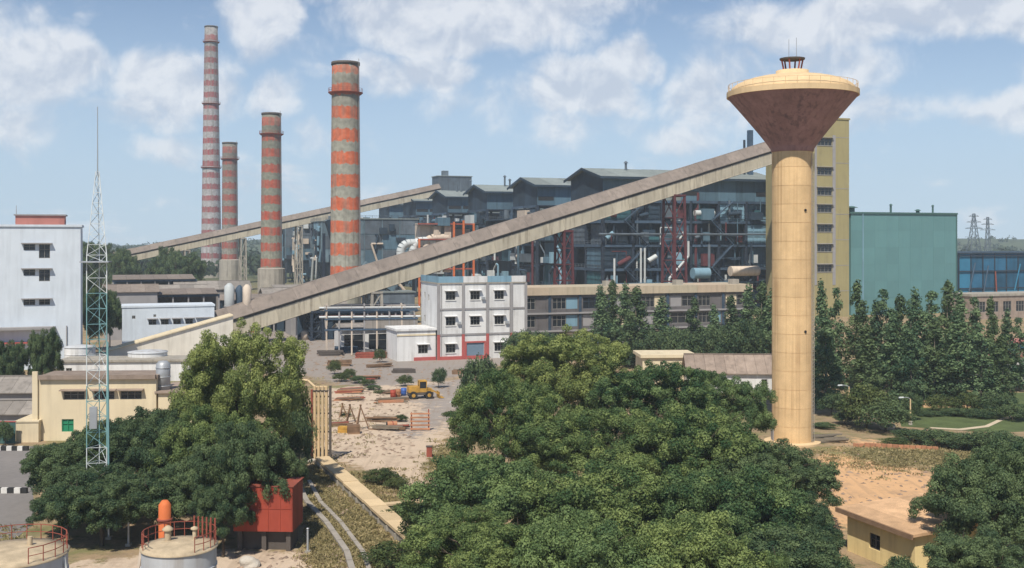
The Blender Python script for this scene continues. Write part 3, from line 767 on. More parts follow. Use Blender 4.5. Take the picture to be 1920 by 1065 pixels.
# ------------------------------------------------------------------ boiler houses
BO = Vector((PX(1130, 342), 342, 0)); BS = 1.14
def local(a, b, z=0): return BO + EA*a*BS + DA*b*BS + Vector((0,0,z))
_bm = {}
def shared(key, fn):
    if key not in _bm: _bm[key] = fn()
    return _bm[key]
def ribbed(mb, side):
    for z in (.9, 2.4, 3.9, 5.4):
        if side == 0: mb.box(.5,-.22,z,8.5,-.052,z+.22)
        else: mb.box(-.22,.5,z,-.052,10.5,z+.22)
    for x in (2.4, 5.2, 8.0):
        if side == 0: mb.box(x,-.3,.1,x+.18,-.222,6)
        else: mb.box(-.3,x,.1,-.222,x+.18,6)
    return mb
def boiler(k, label, detail):
    q = random.Random(50+k); W = 54; Dp = 22; o = local(0, 49.5*k)
    r = root('boiler_house', label, 'boiler house', o, AX, 'boiler houses in a row'); r.scale = (BS, BS, 1.075)
    lev = [0, 7, 14, 21, 28, 34]; top = 41.5
    col = shared('col', lambda: MB().box(-.4,-.4,0,.4,.4,34).mesh('column', m_steel))
    for i in range(7):
        for y in (0, 11, 22):
            if y == 11 and i not in (0, 6): continue
            ob('column', col, None, r, (i*9, y, 0))
    dk = shared('deck', lambda: MB().box(-.3,-.3,-.35,W+.3,Dp+.3,0).mesh('deck', m_steel))
    for z in lev[1:]: ob('deck', dk, None, r, (0,0,z))
    fb = shared('fb', lambda: MB().box(.45,-.62,-.75,8.55,-.34,.05).mesh('beam', m_steel2)); sb = shared('sb', lambda: MB().box(-.62,.45,-.75,-.34,10.55,.05).mesh('beam', m_steel2))
    for z in lev[1:]:
        for i in range(6 if detail else 0): ob('beam', fb, None, r, (i*9,0,z))
        for i in range(2): ob('beam', sb, None, r, (0,i*11,z))
    rl = shared('rl', lambda: railing(MB(), [(0,-.5,0),(W,-.5,0)], 1.1, 2.2, .09).mesh('railing', m_steel2)); rs = shared('rs', lambda: railing(MB(), [(-.5,0,0),(-.5,Dp,0)], 1.1, 2.2, .09).mesh('railing', m_casing))
    for z in lev[1:-1]:
        if detail: ob('railing', rl, None, r, (0,0,z))
        ob('railing', rs, None, r, (0,0,z))
    # furnace casing with buckstays
    c = ob('furnace_casing', MB().box(12,4.5,5,44,19,33.6), m_cladD, r)
    bs = shared('bs', lambda: MB().box(11.6,4.1,0,44.4,4.48,.7).box(11.6,4.1,0,11.98,19.4,.7).mesh('buckstay', m_steel2))
    for z in range(7, 33, 4): ob('buckstay', bs, None, c, (0,0,z+.3))
    # partial infill sheeting, bay by bay
    fp = {m.name: ribbed(MB().box(.5,-.05,.1,8.5,.12,6.0), 0).mesh('cladding_panel', m) for m in (m_clad, m_cladT, m_cladD, m_cladL)} if detail else {}
    spn = {m.name: shared('sp'+m.name, lambda m=m: ribbed(MB().box(-.05,.5,.1,.12,10.5,6.0), 1).mesh('cladding_panel', m)) for m in (m_clad, m_cladT, m_cladD, m_casing)}
    if detail:
        for j in range(5):
            for i in range(6):
                u = q.random()
                if (i == 5 and j != 1) or (i == 4 and j == 4): m = m_cladL
                elif u < .45: m = m_cladD
                elif u < .63: m = m_cladT
                elif u < .72: m = m_clad
                else: continue
                ob('cladding_panel', fp[m.name], None, r, (i*9, q.choice((.0,.0,1.6,3.0)), lev[j]), scale=(1,1,1 if j < 4 else .85))
    for j in range(5):
        for i in range(2):
            u = q.random(); m = m_cladT if u < .35 else m_cladD if u < .6 else m_clad if u < .8 else m_casing if u < .9 else None
            if m: ob('cladding_panel', spn[m.name], None, r, (q.choice((0,0,1.2)), i*11, lev[j]), scale=(1,1,1 if j < 4 else .85))
    # penthouse: sheeting, window band, low gable roof
    pf = shared('pf', lambda: MB().box(.03,-.08,0,5.97,.1,6.8).mesh('cladding_panel', m_clad)); ps = shared('ps', lambda: MB().box(-.08,.03,0,.1,5.47,6.8).mesh('cladding_panel', m_cladD))
    pl = shared('pl', lambda: MB().box(.03,-.08,0,5.97,.1,6.8).mesh('cladding_panel', m_roofg))
    for i in range(9): ob('cladding_panel', pl if i in (2, 3) else pf, None, r, (i*6,0,34.05)); ob('cladding_panel', pf, None, r, (i*6,Dp,34.05))
    for i in range(4): ob('cladding_panel', ps, None, r, (0,i*5.5,34.05)); ob('cladding_panel', ps, None, r, (W,i*5.5,34.05))
    wn = MB().box(0,-.14,0,5.2,-.085,1.3).mesh('louvre', m_dark)
    for i in range(9):
        if q.random() < .45: ob('louvre', wn, None, r, (i*6+.4,0,35.6))
    for x in (-.02, W-.1): ob('gable', MB().sect([(.15,40.85),(Dp-.15,40.85),(Dp/2,43.5)], x, x+.12), m_cladD, r)
    ns = 9; sw = (W+3)/ns
    ra = shared('ra', lambda: MB().sect([(-1.8,40.55),(Dp/2,43.7),(Dp/2,43.85),(-1.8,40.7)], 0, sw-.05).mesh('roof_sheet', m_roofg)); rb = shared('rb', lambda: MB().sect([(Dp+1.8,40.55),(Dp+1.8,40.7),(Dp/2+.01,43.85),(Dp/2+.01,43.7)], 0, sw-.05).mesh('roof_sheet', m_roofg))
    fa = shared('fa', lambda: MB().box(-1.5,-2.0,40.05,W+1.5,-1.82,40.75).mesh('fascia', m_cladD))
    for i in range(ns):
        for m in (ra, rb): ob('roof_sheet', m, None, r, (-1.5+i*sw,0,q.uniform(0,.06)))
    ob('fascia', fa, None, r)
    ob('bargeboard', MB().bar((-1.56,-1.9,40.4),(-1.56,Dp/2,43.55),.12,.8).bar((-1.56,Dp/2,43.55),(-1.56,Dp+1.9,40.4),.12,.8), m_cladD, r)
    for i in range(q.choice((2,3,4))):
        x = q.uniform(4,50); h = q.uniform(1.8,4.5); v = MB().tube((x,9,43),(x,9,43.6+h),.35,.35,8)
        if q.random() < .6: v.tube((x,9,43.6+h),(x,9,44.2+h),.75,.2,8)
        ob('roof_vent', v, m_casing, r)
    # pipes, drums, ducts and stairs along the open floors
    for i in range(26 if detail else 9):
        x = q.uniform(1, 53) if detail else q.uniform(-3,-1); y = q.uniform(-2.4,2.5) if detail else q.uniform(1,21); a = q.choice(lev[:4]); b = a + q.choice((7,14,21))
        rr = q.choice((.16,.2,.28,.4)); m = q.choice((m_pipew, m_clad, m_casing, m_steel2, m_steel2, m_maroon))
        e = q.uniform(-6,6); b = min(b, 33.5)
        pts = [(x,y,a),(x,y,b)] if q.random() < .5 else ([(x,y,a),(x,y,b-2),(x+e,y,b+2.0 if q.random()<.5 else b-2),(x+e,y,b+3)] if detail else [(x,y,a),(x,y,b-2),(x,y+e,b-2)])
        ob('pipe', MB().path(pts, rr, 8), m, r)
    for i in range(14 if detail else 9):
        x = q.uniform(1,46); z = q.choice(lev[:5]) + q.uniform(.8,2.2); y = q.uniform(-.2,3); L = q.uniform(3,8); m = q.choice((m_clad, m_cladL, m_casing, m_pipew, m_pipec, m_cladT))
        if not detail: x, y = q.uniform(-4,-1), q.uniform(1,14)
        if q.random() < .5: ob('vessel', MB().tube((x,y,z+.6),(x+(L if detail else .01),y+(0 if detail else L),z+.6),.9,.9,12), m, r)
        else: ob('equipment_box', MB().box(x,y,z-.7,x+(L if detail else 3),y+(2.5 if detail else L),z+q.uniform(1.4,3.2)), m, r)
    tones = (m_cladD, m_cladD, m_steel, m_steel2, m_cladT, m_clad, m_casing, m_cladL, m_pipew, m_maroon)
    for j in range(5):
        for i in range(6 if detail else 3):
            for k2 in range(4 if detail else 3):
                m = q.choice(tones); w_ = q.uniform(1.2,4.2); h_ = q.uniform(.8,4.2); u = q.uniform(.3,8.2-w_); z_ = lev[j]+q.uniform(.02,1.4)
                if detail: p = (i*9+u, q.uniform(-1.6,1.2)); e_ = (p[0]+w_, p[1]+q.uniform(.8,2.2))
                else: p = (q.uniform(-1.9,.2), i*7.2+u*.75); e_ = (p[0]+q.uniform(.8,1.8), p[1]+w_)
                kind = q.random()
                if kind < .45: ob('equipment_box', MB().box(p[0],p[1],z_,e_[0],e_[1],z_+h_), m, r)
                elif kind < .7: ob('pipe', MB().tube((p[0],p[1],z_),(p[0],p[1],z_+q.uniform(3,6.5)),q.uniform(.12,.4),None,8), m, r)
                elif kind < .9: ob('duct', MB().tube((p[0],p[1],z_+1),(e_[0],e_[1] if not detail else p[1],z_+1+q.uniform(-.5,2.5)),q.uniform(.3,.8),None,10), m, r)
                else: ob('platform', MB().box(p[0]-.5,p[1]-.6,z_+1.5,e_[0]+.5,e_[1],z_+1.7), m_steel2, r)
    if detail:
        ob('vent_stack', MB().box(50,6,42,51.3,7.3,56.6), m_steel2, r); ob('vent_stack', MB().tube((48.6,6.5,42),(48.6,6.5,53.5),.35,.35,8), m_steel, r)
        for i, x0 in enumerate((6, 33)):
            s = MB()
            for j in range(5):
                z0, z1 = lev[j], lev[j+1]; xa, xb = (x0, x0+7) if j % 2 == 0 else (x0+7, x0)
                s.bar((xa,-1.4,z0),(xb,-1.4,z1),.9,.18).bar((xa,-1.9,z0+1),(xb,-1.9,z1+1),.07)
            ob('stair', s, m_steel2, r)
        for x, z0, z1 in ((10.5,0,20),(11.7,0,20),(2.5,0,17)): ob('pipe', MB().tube((x,-2.2,z0),(x,-2.2,z1),.3,.3,10), m_pipew, r)
        ob('pipe', MB().path([(19,-2.6,0),(19,-2.6,11),(25,-2.6,17.5),(25,-2.6,22)], .34, 10), m_pipew, r)
        ob('pipe', MB().path([(-2,-2,24),(54,-2,24)], .35, 10), m_casing, r)
        ob('pipe', MB().path([(-2,-2.4,9.6),(54,-2.4,9.6)], .3, 10), m_clad, r)
        ob('tank', MB().tube((26,-3.2,12.5),(31,-3.2,12.5),1.6,1.6,16), m_cladL, r); ob('tank', MB().tube((38,-3.2,13),(47,-3.2,13),1.5,1.5,16), m_pipec, r)
    # lower bay between this house and the next
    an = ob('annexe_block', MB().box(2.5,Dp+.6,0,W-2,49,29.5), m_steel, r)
    ap = {m.name: shared('ap'+m.name, lambda m=m: MB().box(2.25,.1,.1,2.42,8.5,6.8).mesh('cladding_panel', m)) for m in (m_clad, m_cladT, m_cladD)}
    for j in range(4):
        for i in range(3):
            u = q.random(); m = m_cladT if u < .5 else m_clad if u < .7 else m_cladD if u < .9 else None
            if m: ob('cladding_panel', ap[m.name], None, an, (0, Dp+.9+i*8.75, j*7.3))
    for z_ in (7.3, 14.6, 22):
        ob('walkway', shared('awk', lambda: MB().box(.6,Dp+.9,-.1,2.2,48.8,.12).mesh('walkway', m_steel)), None, r, (0,0,z_)); ob('railing', shared('awr', lambda: railing(MB(), [(.65,Dp+1,.12),(.65,48.8,.12)], 1.1, 2.2, .1).mesh('railing', m_steel2)), None, r, (0,0,z_))
    for i in range(22):
        y = Dp+1.5+q.uniform(0,24); z_ = q.choice((.1,7.5,14.8,22.2)); m = q.choice(tones)
        if q.random() < .5: ob('equipment_box', MB().box(-.2,y,z_,1.9,y+q.uniform(1,3),z_+q.uniform(1,4)), m, r)
        else: ob('pipe', MB().path([(.2,y,z_),(.2,y,z_+q.uniform(3,6)),(.2,y+q.uniform(-4,4),z_+6)], q.uniform(.15,.5), 8), m, r)
    ob('deck', shared('adk', lambda: MB().box(-1.2,Dp+.6,29.55,W-1,49.2,30).mesh('deck', m_steel2)), None, r)
    ob('railing', shared('ars', lambda: railing(MB(), [(-1.1,Dp+.7,30),(-1.1,49,30)], 1.1, 2.2, .09).mesh('railing', m_casing)), None, r)
    for i in range(6):
        y = Dp+2+i*4.2; h = q.uniform(1,3.4); x = q.uniform(.5,4)
        if q.random() < .5: ob('vessel', MB().tube((x,y,30.02),(x,y,30+h),1.0,1.0,12), q.choice((m_clad, m_pipew, m_casing)), r)
        else: ob('equipment_box', MB().box(x,y-1.5,30.02,x+3,y+1.5,30+h), q.choice((m_clad, m_cladL, m_casing, m_cladD)), r)
for k in range(6):
    boiler(k, ('nearest and largest boiler house, open dark steel floors under a low gable roof', 'second boiler house from the conveyor, blue-grey penthouse with low gable roof', 'third boiler house along the row, just right of the transfer house',
               'fourth boiler house along the row, below the transfer house', 'fifth boiler house along the row, small grey roof', 'last and smallest boiler house of the row, beside the thick chimney')[k], k == 0)
r = root('bunker_bay', 'dark steel bunker bay between the boiler house and yellow tower', 'building', local(54.6, 1), AX)
shell(r, 13.5, 24, 45, m_cladL, roof=m_roofg)
ob('vent_stack', MB().tube((3,6,45.4),(3,6,58),.75,.75,12), m_steel2, r)
ob('vent_stack', MB().tube((5.2,6,45.4),(5.2,6,53),.5,.5,12), m_steel2, r)

# precipitators between the boilers and the chimneys
def esp(i, a, b):
    q = random.Random(90+i)
    r = root('dust_precipitator', ['dusty blue-grey precipitator casing just right of the thick chimney', 'precipitator casing hidden partly behind the thick chimney', 'mottled precipitator casing just left of the thick chimney',
              'precipitator casing midway between the two nearest chimneys', 'farthest precipitator casing, just right of the middle chimney'][i], 'precipitator', local(a, b), AX, 'dust precipitators beside the boilers'); r.scale = (BS, BS, 1.05)
    for x in range(5):
        for y in (0, 22): ob('leg', shared('el', lambda: MB().box(-.35,-.35,0,.35,.35,13).mesh('leg', m_steel)), None, r, (x*6.4+.4, y+1, 0))
    ob('casing', MB().box(0,0,13,26.4,24,31), m_esp, r)
    hp = shared('hp', lambda: MB().hexa(((2.4,2.4,5),(3.6,2.4,5),(3.6,4.8,5),(2.4,4.8,5),(.1,.1,12.95),(6.3,.1,12.95),(6.3,7.5,12.95),(.1,7.5,12.95))).mesh('hopper', m_cladD))
    for x in range(4):
        for y in range(3): ob('hopper', hp, None, r, (.3+x*6.5, .3+y*7.9, 0))
    st = shared('es', lambda: MB().box(-.12,-.28,13.1,.12,-.02,30.9).mesh('stiffener', m_esp)); pn = [shared('ep%d' % j, lambda: MB().box(.2,-.14,.15,6.3,-.02,5.7).mesh('casing_panel', m)) for j, m in enumerate((m_esp, m_clad, m_casing))]
    for x in range(5): ob('stiffener', st, None, r, (x*6.55+.1,0,0))
    for x in range(4):
        for z in range(3): ob('casing_panel', q.choice(pn), None, r, (x*6.55+.05,0,13+z*6))
    ls = shared('ls', lambda: MB().box(-.28,-.12,13.1,-.02,.12,30.9).mesh('stiffener', m_esp)); lp = [shared('lp%d' % j, lambda: MB().box(-.14,.2,.15,-.02,5.7,5.7).mesh('casing_panel', m)) for j, m in enumerate((m_esp, m_cladL, m_cladD))]
    for y in range(5): ob('stiffener', ls, None, r, (0,y*5.95+.1,0))
    for y in range(4):
        for z in range(3): ob('casing_panel', q.choice(lp), None, r, (0,y*5.95+.1,13+z*6))
    ob('roof_deck', MB().box(-.5,-.5,31.02,26.9,24.5,31.4), m_roofg, r); ob('railing', railing(MB(), [(-.4,24,31.4),(-.4,-.4,31.4),(26.6,-.4,31.4)], 1.1, 2.4, .1), m_casing, r)
    for j in range(5): x = q.uniform(2,22); y = q.uniform(2,20); ob('transformer_box', MB().box(x,y,31.42,x+2.5,y+2,31.4+q.uniform(1.2,2.8)), q.choice((m_clad, m_pipew, m_casing)), r)
    for j in range(16):
        y = q.uniform(0,21); z = q.uniform(12,29); m = q.choice((m_pipew, m_cladD, m_cladD, m_clad, m_cladL, m_steel, m_pipec))
        if q.random() < .5: ob('pipe', MB().path([(-.8,y,z),(-.8,y+q.uniform(-5,5),z),(-.8,y,max(1,z-q.uniform(5,14)))], q.choice((.25,.4,.6)), 8), m, r)
        else: ob('access_box', MB().box(-1.4,y,z,-.3,y+q.uniform(1.5,4),z+q.uniform(1,3)), m, r)
    for j in range(12):
        x = q.uniform(0,24); z = q.uniform(6,29); m = q.choice((m_pipew, m_cladD, m_cladD, m_clad, m_cladL, m_steel, m_pipec))
        if q.random() < .5: ob('pipe', MB().path([(x,-.8,z),(x+q.uniform(-5,5),-.8,z),(x,-.8,max(1,z-q.uniform(5,14)))], q.choice((.25,.4,.6)), 8), m, r)
        else: ob('access_box', MB().box(x,-1.4,z,x+q.uniform(1.5,4),-.3,z+q.uniform(1,3)), m, r)
    ob('inlet_duct', MB().hexa(((26.45,8,17),(31,9,20),(31,15,20),(26.45,16,17),(26.45,8,28),(31,9,25),(31,15,25),(26.45,16,28))), m_esp, r)
for i, b in enumerate((118, 168, 218, 268, 318)): esp(i, -47, b)

# cream flue ducts with elbows and orange frames
r = root('flue_duct', 'cream pink flue ducts with rounded elbows beside the boilers', 'duct', local(-38, 62), AX); r.scale = (BS, BS, 1.02)
ob('duct', MB().box(4,3,19,15,9,29.5), m_pipec, r); ob('duct', MB().box(15.1,4,21.5,21,8,27.5), m_pipec, r)
def elbow(x, z, R, m, rad=1.5):
    pts = [(x, 2, z-9)] + [(x + R*(1-math.cos(t*math.pi/8)), 2, z + R*math.sin(t*math.pi/8)) for t in range(5)] + [(x+R+4, 2, z+R)]
    ob('elbow_duct', MB().path(pts, rad, 14), m, r)
elbow(-2.5, 19.5, 3, m_pipew, 1.4); elbow(1.5, 20.2, 3, m_pipew, 1.5); elbow(5.5, 21, 3.4, m_pipec, 1.5)
for x in (8, 11.5): ob('duct', MB().box(x,.8,12,x+2.2,2.9,28.5), m_pipec, r)
ob('damper_box', MB().box(9,-.4,28.6,13,3,31.5), m_clad, r)
for x, z in ((2.6,24),(14,30),(17.2,30.5),(20.6,29.5)):
    ob('frame_post', MB().box(x,-.7,0,x+.55,-.1,z), m_orange if x > 1 else m_rust, r)
for z in (13, 18.5, 23.5, 29): ob('frame_beam', MB().box(2.6,-.05,z,21,.35,z+.5), m_rust, r); ob('platform', MB().box(2.5,-.1,z-.2,21.2,6,z-.02), m_steel, r)
for x in (-3.5, 2, 20.9):
    ob('leg', MB().box(x,4.5,0,x+.7,5.2,19), m_steel, r)

# ------------------------------------------------------------------ yellow transfer tower, green turbine hall, blue hall
r = root('transfer_tower', 'tall ochre yellow concrete tower behind the water tower', 'tower', Vector((PX(1592,345), 345, 0)) - EA*20, AX)
H = PZ(225, 345); wx, ww, wh = 8.2, 5.4, 2.3
rows = [PZ(y, 342) - wh/2 for y in (266, 321, 359, 391, 428, 465, 503)]
shell(r, 20, 16, H, m_ochre, front=[(wx, z, ww, wh) for z in rows], roof=m_ochre, over=.25, slab=.5)
for z in rows: window(r, wx, z, ww, wh, hood=m_greytrim, mull=3, sill=m_greytrim)
ob('grey_bay_strip', MB().box(7.2,-.1,10,8.0,-.02,H-5), m_greytrim, r); ob('grey_bay_strip', MB().box(13.8,-.1,10,14.9,-.02,H-5), m_greytrim, r)
for z in range(8, int(H), 8): ob('floor_joint', MB().box(14.95,-.05,z,20,-.01,z+.16), m_greytrim, r)

r = root('turbine_hall', 'large plain sea-green turbine hall right of the yellow tower', 'building', (PX(1595,350), 350, 0), AX)
W, H = 41.7, PZ(397, 350) - .6; nx, nz = 9, 6
gp = MB().box(.02,-.12,.02,W/nx-.02,0,H/nz-.02).mesh('cladding_panel', m_green)
for i in range(nx):
    for j in range(nz): ob('cladding_panel', gp, None, r, (i*W/nx,0,j*H/nz))
ob('hall_block', MB().box(.1,.02,0,W-.1,120,H-.3), m_green, r)
ob('roof', MB().box(-.5,-.5,H,W+.5,120.5,H+.55), m_greenT, r); ob('corner_trim', MB().box(W-.05,-.25,0,W+.45,.3,H), m_greenT, r)
ob('downpipe', MB().tube((4.5,-.3,0),(4.5,-.3,H),.2,.2,8), m_cladL, r)
for x, y, h, w in ((4.5,6,1.6,1.3),(22,8,2.6,.35),(37.5,6,2.4,.3),(33,8,.9,.6)):
    ob('roof_vent', MB().tube((x,y,H+.5),(x,y,H+.5+h),w,w,10).tube((x,y,H+.5+h),(x,y,H+1+h),w*1.9,w*.7,10), m_greenT, r)

r = root('blue_shed', 'long deep blue clad shed at the right edge behind trees', 'building', (PX(1797,400), 400, 0), AX)
W, H = 66, 19.0
for i in range(12):
    for j in range(3):
        m = m_blueb2 if (i == 0 or (j == 0 and rng.random() < .7)) else m_blueb
        ob('cladding_panel', shared('bp'+m.name, lambda m=m: MB().box(.03,-.12,.03,5.47,0,6.2).mesh('cladding_panel', m)), None, r, (i*5.5,0,j*6.3))
ob('shed_block', MB().box(.1,.02,0,W-.1,40,H-.2), m_blueb, r)
for i in range(13): ob('column', MB().box(i*5.5-.18,-.4,0,i*5.5+.18,-.13,H), m_steel, r)
for z_ in (6.3,12.6): ob('rail_beam', MB().box(0,-.62,z_-.2,W,-.41,z_+.2), m_steel, r)
for i in range(9): ob('pipe', MB().tube((3+i*7,-.9,1),(3+i*7+rng.uniform(-2,4),-.9,rng.uniform(8,17)),.25,.25,8), rng.choice((m_rust, m_steel2, m_cladT, m_blueb2)), r)
ob('rail_beam', MB().box(0,-.62,H-1,W,-.41,H-.6), m_steel, r); ob('roof', MB().box(-.4,-.6,H,W+.4,40.5,H+.4), m_cladD, r)
r = root('low_annexe', 'grey brown annexe with pale parapet before the blue shed', 'building', (PX(1822,330), 330, 0), AX)
fr = [(2+i*5, 2.2, 3.2, 3.2) for i in range(8)]
shell(r, 44, 10, 7.0, m_tile, front=fr, roof=m_concrete, slab=.7)
for a in fr: window(r, *a, mull=2)

# ------------------------------------------------------------------ long service block, white office block
r = root('service_block', 'long dark service block with a pale parapet behind the trees', 'building', (PX(971,240), 240, 0), AX)
W, H = 59, 11.8; hol = []
for i in range(8):
    for j in range(3): hol.append((.9+i*7.3, .9+j*3.9, 6.0, 2.5))
m_serv = M('service_render', (.135,.125,.125), .9, .2, .4, streak=.5)
shell(r, W, 12, H, m_serv, front=hol)
for n_, (x, z, w, h) in enumerate(hol):
    q = rng.random()
    if q < .3: ob('infill_panel', MB().box(x,.12,z,x+2.9,.25,z+h), rng.choice((m_cream, m_cladL, m_greytrim)), r); window(r, x+3.0, z, 3.0, h, mull=1, frame=m_frame)
    elif q < .75: window(r, x, z, 6.0, h, mull=rng.choice((2,3,5)), frame=rng.choice((m_frame, m_white, m_steel2)))
    else: window(r, x, z, 3.2, h, mull=2, frame=m_frame); ob('infill_panel', MB().box(x+3.3,.12,z,x+6,.25,z+h), rng.choice((m_serv, m_cladL, m_cream)), r)
for j in range(1, 3): ob('floor_band', MB().box(-.1,-.5,j*3.9-.2,W+.1,-.01,j*3.9+.15), m_greytrim, r)
for i in range(9): ob('pier', MB().box(i*7.3-.15,-.22,0,i*7.3+.45,-.02,H-.1), m_steel2, r)
for i in range(8): ob('parapet_panel', MB().box(i*7.4-.2,-.55,H+.02,i*7.4+7.16,12.4,H+1.75), M('parapet_render%d' % i, (.50-.02*(i%3),.40,.29), .9, .1, .4, streak=.4), r)
for x in (22, 40, 55): ob('roof_hatch', MB().box(x,2,H+1.75,x+1.8,4,H+2.9), m_concrete, r)

r = root('office_block', 'white three-storey office block with grey and red pilasters', 'building', (PX(822,219), 219, 0), AX)
W, H, ft = 18.6, 15.2, 5.1; px_ = [0, 5.15, 10.3, 15.45, 18.6]
hol = [(1.55+5.15*i, 1.75+ft*j, 2.0, 1.75) for i in range(3) for j in (1, 2)] + [(1.55, 1.4, 2.0, 1.75), (11.85, 1.4, 2.0, 1.75), (5.9, .25, 3.7, 3.0)]
lh = [(2, 7.0, .9, 1.4), (5, 11.6, .9, 1.2), (2, 12, .9, 1.2)]
shell(r, W, 13, H, m_white, front=hol, left=lh, roof=m_concrete, over=.2, slab=.25)
for a in hol[:-1]: window(r, *a, hood=m_white, mull=2, sill=m_white)
for a in lh: window(r, *a, rot=-math.pi/2, base=(0,12.7,0), mull=1)
ob('roller_shutter', MB().box(5.95,.15,.27,9.55,.22,3.2), m_shutter, r); ob('shutter_surround', MB().box(5.55,-.08,.0,5.88,.0,3.6).box(9.62,-.08,0,9.95,0,3.6).box(5.89,-.08,3.27,9.61,0,3.6), m_redtrim, r)
for x in px_:
    ob('pilaster', MB().box(x-.28,-.22,ft,x+.28,-.003,H), m_greytrim, r); ob('pilaster', MB().box(x-.28,-.22,0,x+.28,-.003,ft-.02), m_redtrim, r)
for j in (1, 2):
    for i in range(4): ob('floor_band', MB().box(px_[i]+.29,-.16,ft*j-.22,px_[i+1]-.29,-.003,ft*j+.12), m_greytrim, r)
for i in range(4): ob('parapet_panel', MB().box(px_[i]+.03,-.15,H+.26,px_[i+1]-.03,.1,H+1.5), m_white if i % 2 else m_cladL, r)
ob('parapet_panel', MB().box(-.1,.11,H+.26,.1,13,H+1.5), m_cladL, r)
for i in range(2): ob('plinth', MB().box(px_[i]+.3,-.3,0,px_[i+1]-.3,-.01,.7), m_redtrim, r)
for x, z_ in ((3.9,7.1),(9.0,12.0),(14.1,7.0),(14.2,2.2)): ob('air_conditioner', MB().box(x,-.5,z_,x+.7,-.02,z_+.5), m_galv, r)
for x in (.6, 15.1): ob('downpipe', MB().tube((x,-.12,.3),(x,-.12,H),.07,.07,8), m_greytrim, r)
r2 = root('office_annexe', 'single-storey cream annexe at the left of the white office block', 'building', Vector((PX(822,219),219,0)) - EA*8.3 + DA*.6, AX)
shell(r2, 7.9, 9, 6.0, m_white, front=[(4.3,1.4,2.0,1.75)], roof=m_white, over=.3, slab=.4)
window(r2, 4.3,1.4,2.0,1.75, hood=m_white, mull=2); ob('plinth', MB().box(3.4,-.25,0,7.9,-.01,.7), m_redtrim, r2); ob('floor_band', MB().box(-.05,-.12,5.0,7.9,-.01,5.3), m_cream, r2)

# ------------------------------------------------------------------ tall white building at the left edge
r = root('apartment_block', 'tall white block with hooded windows at the left edge', 'building', (-106.7, 196.7, 0), AX)
W, H = 27.4, PZ(425, 203); k = 206/F
def bx_(px): k_ = (px-CX)/F; return (k_*196.7 + 106.7)/(math.cos(AX) - k_*math.sin(AX))
hol = []
for y0, y1 in ((458,484),(505,527),(560,571)):
    hol.append((bx_(44), PZ(y0+11,205), 2.0, 1.15)); hol.append((bx_(73), PZ(y1,205), 1.9, (y1-y0)*k))
hol += [(a, PZ(y,205), 1.9, 1.3) for y in (471,516,571) for a in (2.0, 7.0)]
gf = [(bx_(-30), 1.0, 4, 2.8), (bx_(20), 1.0, 3, 2.8), (bx_(60), .3, 2.6, 3.2)]
shell(r, W, 14, H, m_whiteb, front=hol+gf, right=[(4,8,1.2,1.4),(4,13,1.2,1.4)], roof=m_whiteb, over=.25, slab=.4)
for a in hol: window(r, *a, mull=1, frame=m_frame)
for a in gf: window(r, *a, mull=2)
for y in (457, 504, 560): ob('hood', MB().box(bx_(40),-.8,PZ(y,205)+.0,bx_(98),-.01,PZ(y,205)+.18), m_greytrim, r)
for a in ((4,8,1.2,1.4),(4,13,1.2,1.4)): window(r, *a, rot=math.pi/2, base=(W,.3,0))
ob('canopy', MB().box(-.2,-2.2,PZ(617,203),bx_(104),-.02,PZ(617,203)+.45), m_greytrim, r); ob('canopy', MB().box(-.2,-1.5,PZ(643,203),bx_(60),-.02,PZ(643,203)+.25), m_redtrim, r)
ob('downpipe', MB().tube((bx_(125),-.15,0),(bx_(125),-.15,8),.1,.1,8), m_greytrim, r)
ob('penthouse', MB().box(bx_(27),2,H+.41,bx_(120),9,H+2.1), m_pinkbox, r); ob('penthouse_roof', MB().box(bx_(24),1.7,H+2.11,bx_(123),9.3,H+2.35), m_greytrim, r); ob('aerial', MB().tube((bx_(28),3,H+2.3),(bx_(28),3,H+4),.06,.04,6), m_greytrim, r)

# low white building with four hooded windows
r = root('low_white_building', 'low white flat-roofed building with four small hooded windows', 'building', (PX(229,236), 236, 0), AX)
hol = [(5.4+2.55*i, 5.6, 1.6, 1.15) for i in range(4)] + [(2.0, 7.0, .7, .7), (6.4, 7.3, .55, .55)]
shell(r, 19.2, 9, 9.4, m_whiteb, front=hol, roof=m_whiteb, over=.15, slab=.4)
for a in hol: window(r, *a, mull=1, hood=m_greytrim if a[2] > 1 else None)
ob('canopy', MB().box(15.2,-.9,6.9,19,-.01,7.05), m_greytrim, r)

# ------------------------------------------------------------------ yard sheds, silos, pipe rack
def shed(px, D, w, d, he, hr, wall, roofm, label, rz=AX, n=7, front=()):
    return gable_shed('shed', label, 'shed', (PX(px,D), D, 0), rz, w, d, he, hr, wall, roofm, n, front)
shed(205, 300, 26, 14, 8.5, 2.6, m_concrete, m_asbestos, 'grey-roofed shed behind the low white building', front=[(3,2,3,3.5),(9,2,3,3.5),(15,2,3,3.5)])
shed(196, 262, 12, 10, 11.5, 1.5, m_greytrim, m_galroof, 'dark narrow shed right behind the lattice mast', n=4)
shed(330, 330, 22, 14, 9, 2.2, m_asbestos, m_asbestos, 'long dull shed below the far conveyor left of chimneys')
shed(497, 300, 20, 12, 8.5, 2.0, m_concrete, m_asbestos, 'grey shed at the foot of the middle chimney', front=[(2,3,2,2),(7,3,2,2),(12,3,2,2)])
shed(545, 275, 14, 9, 7.5, 1.6, m_greytrim, m_asbestos, 'small grey shed behind the long conveyor, left of the thick chimney')
shed(640, 236, 11, 8, 4.6, 1.0, m_white, m_asbestos, 'open white-roofed shed under the long conveyor', front=[(.6,.2,4.2,3.4),(6,.2,4.2,3.4)], n=4)
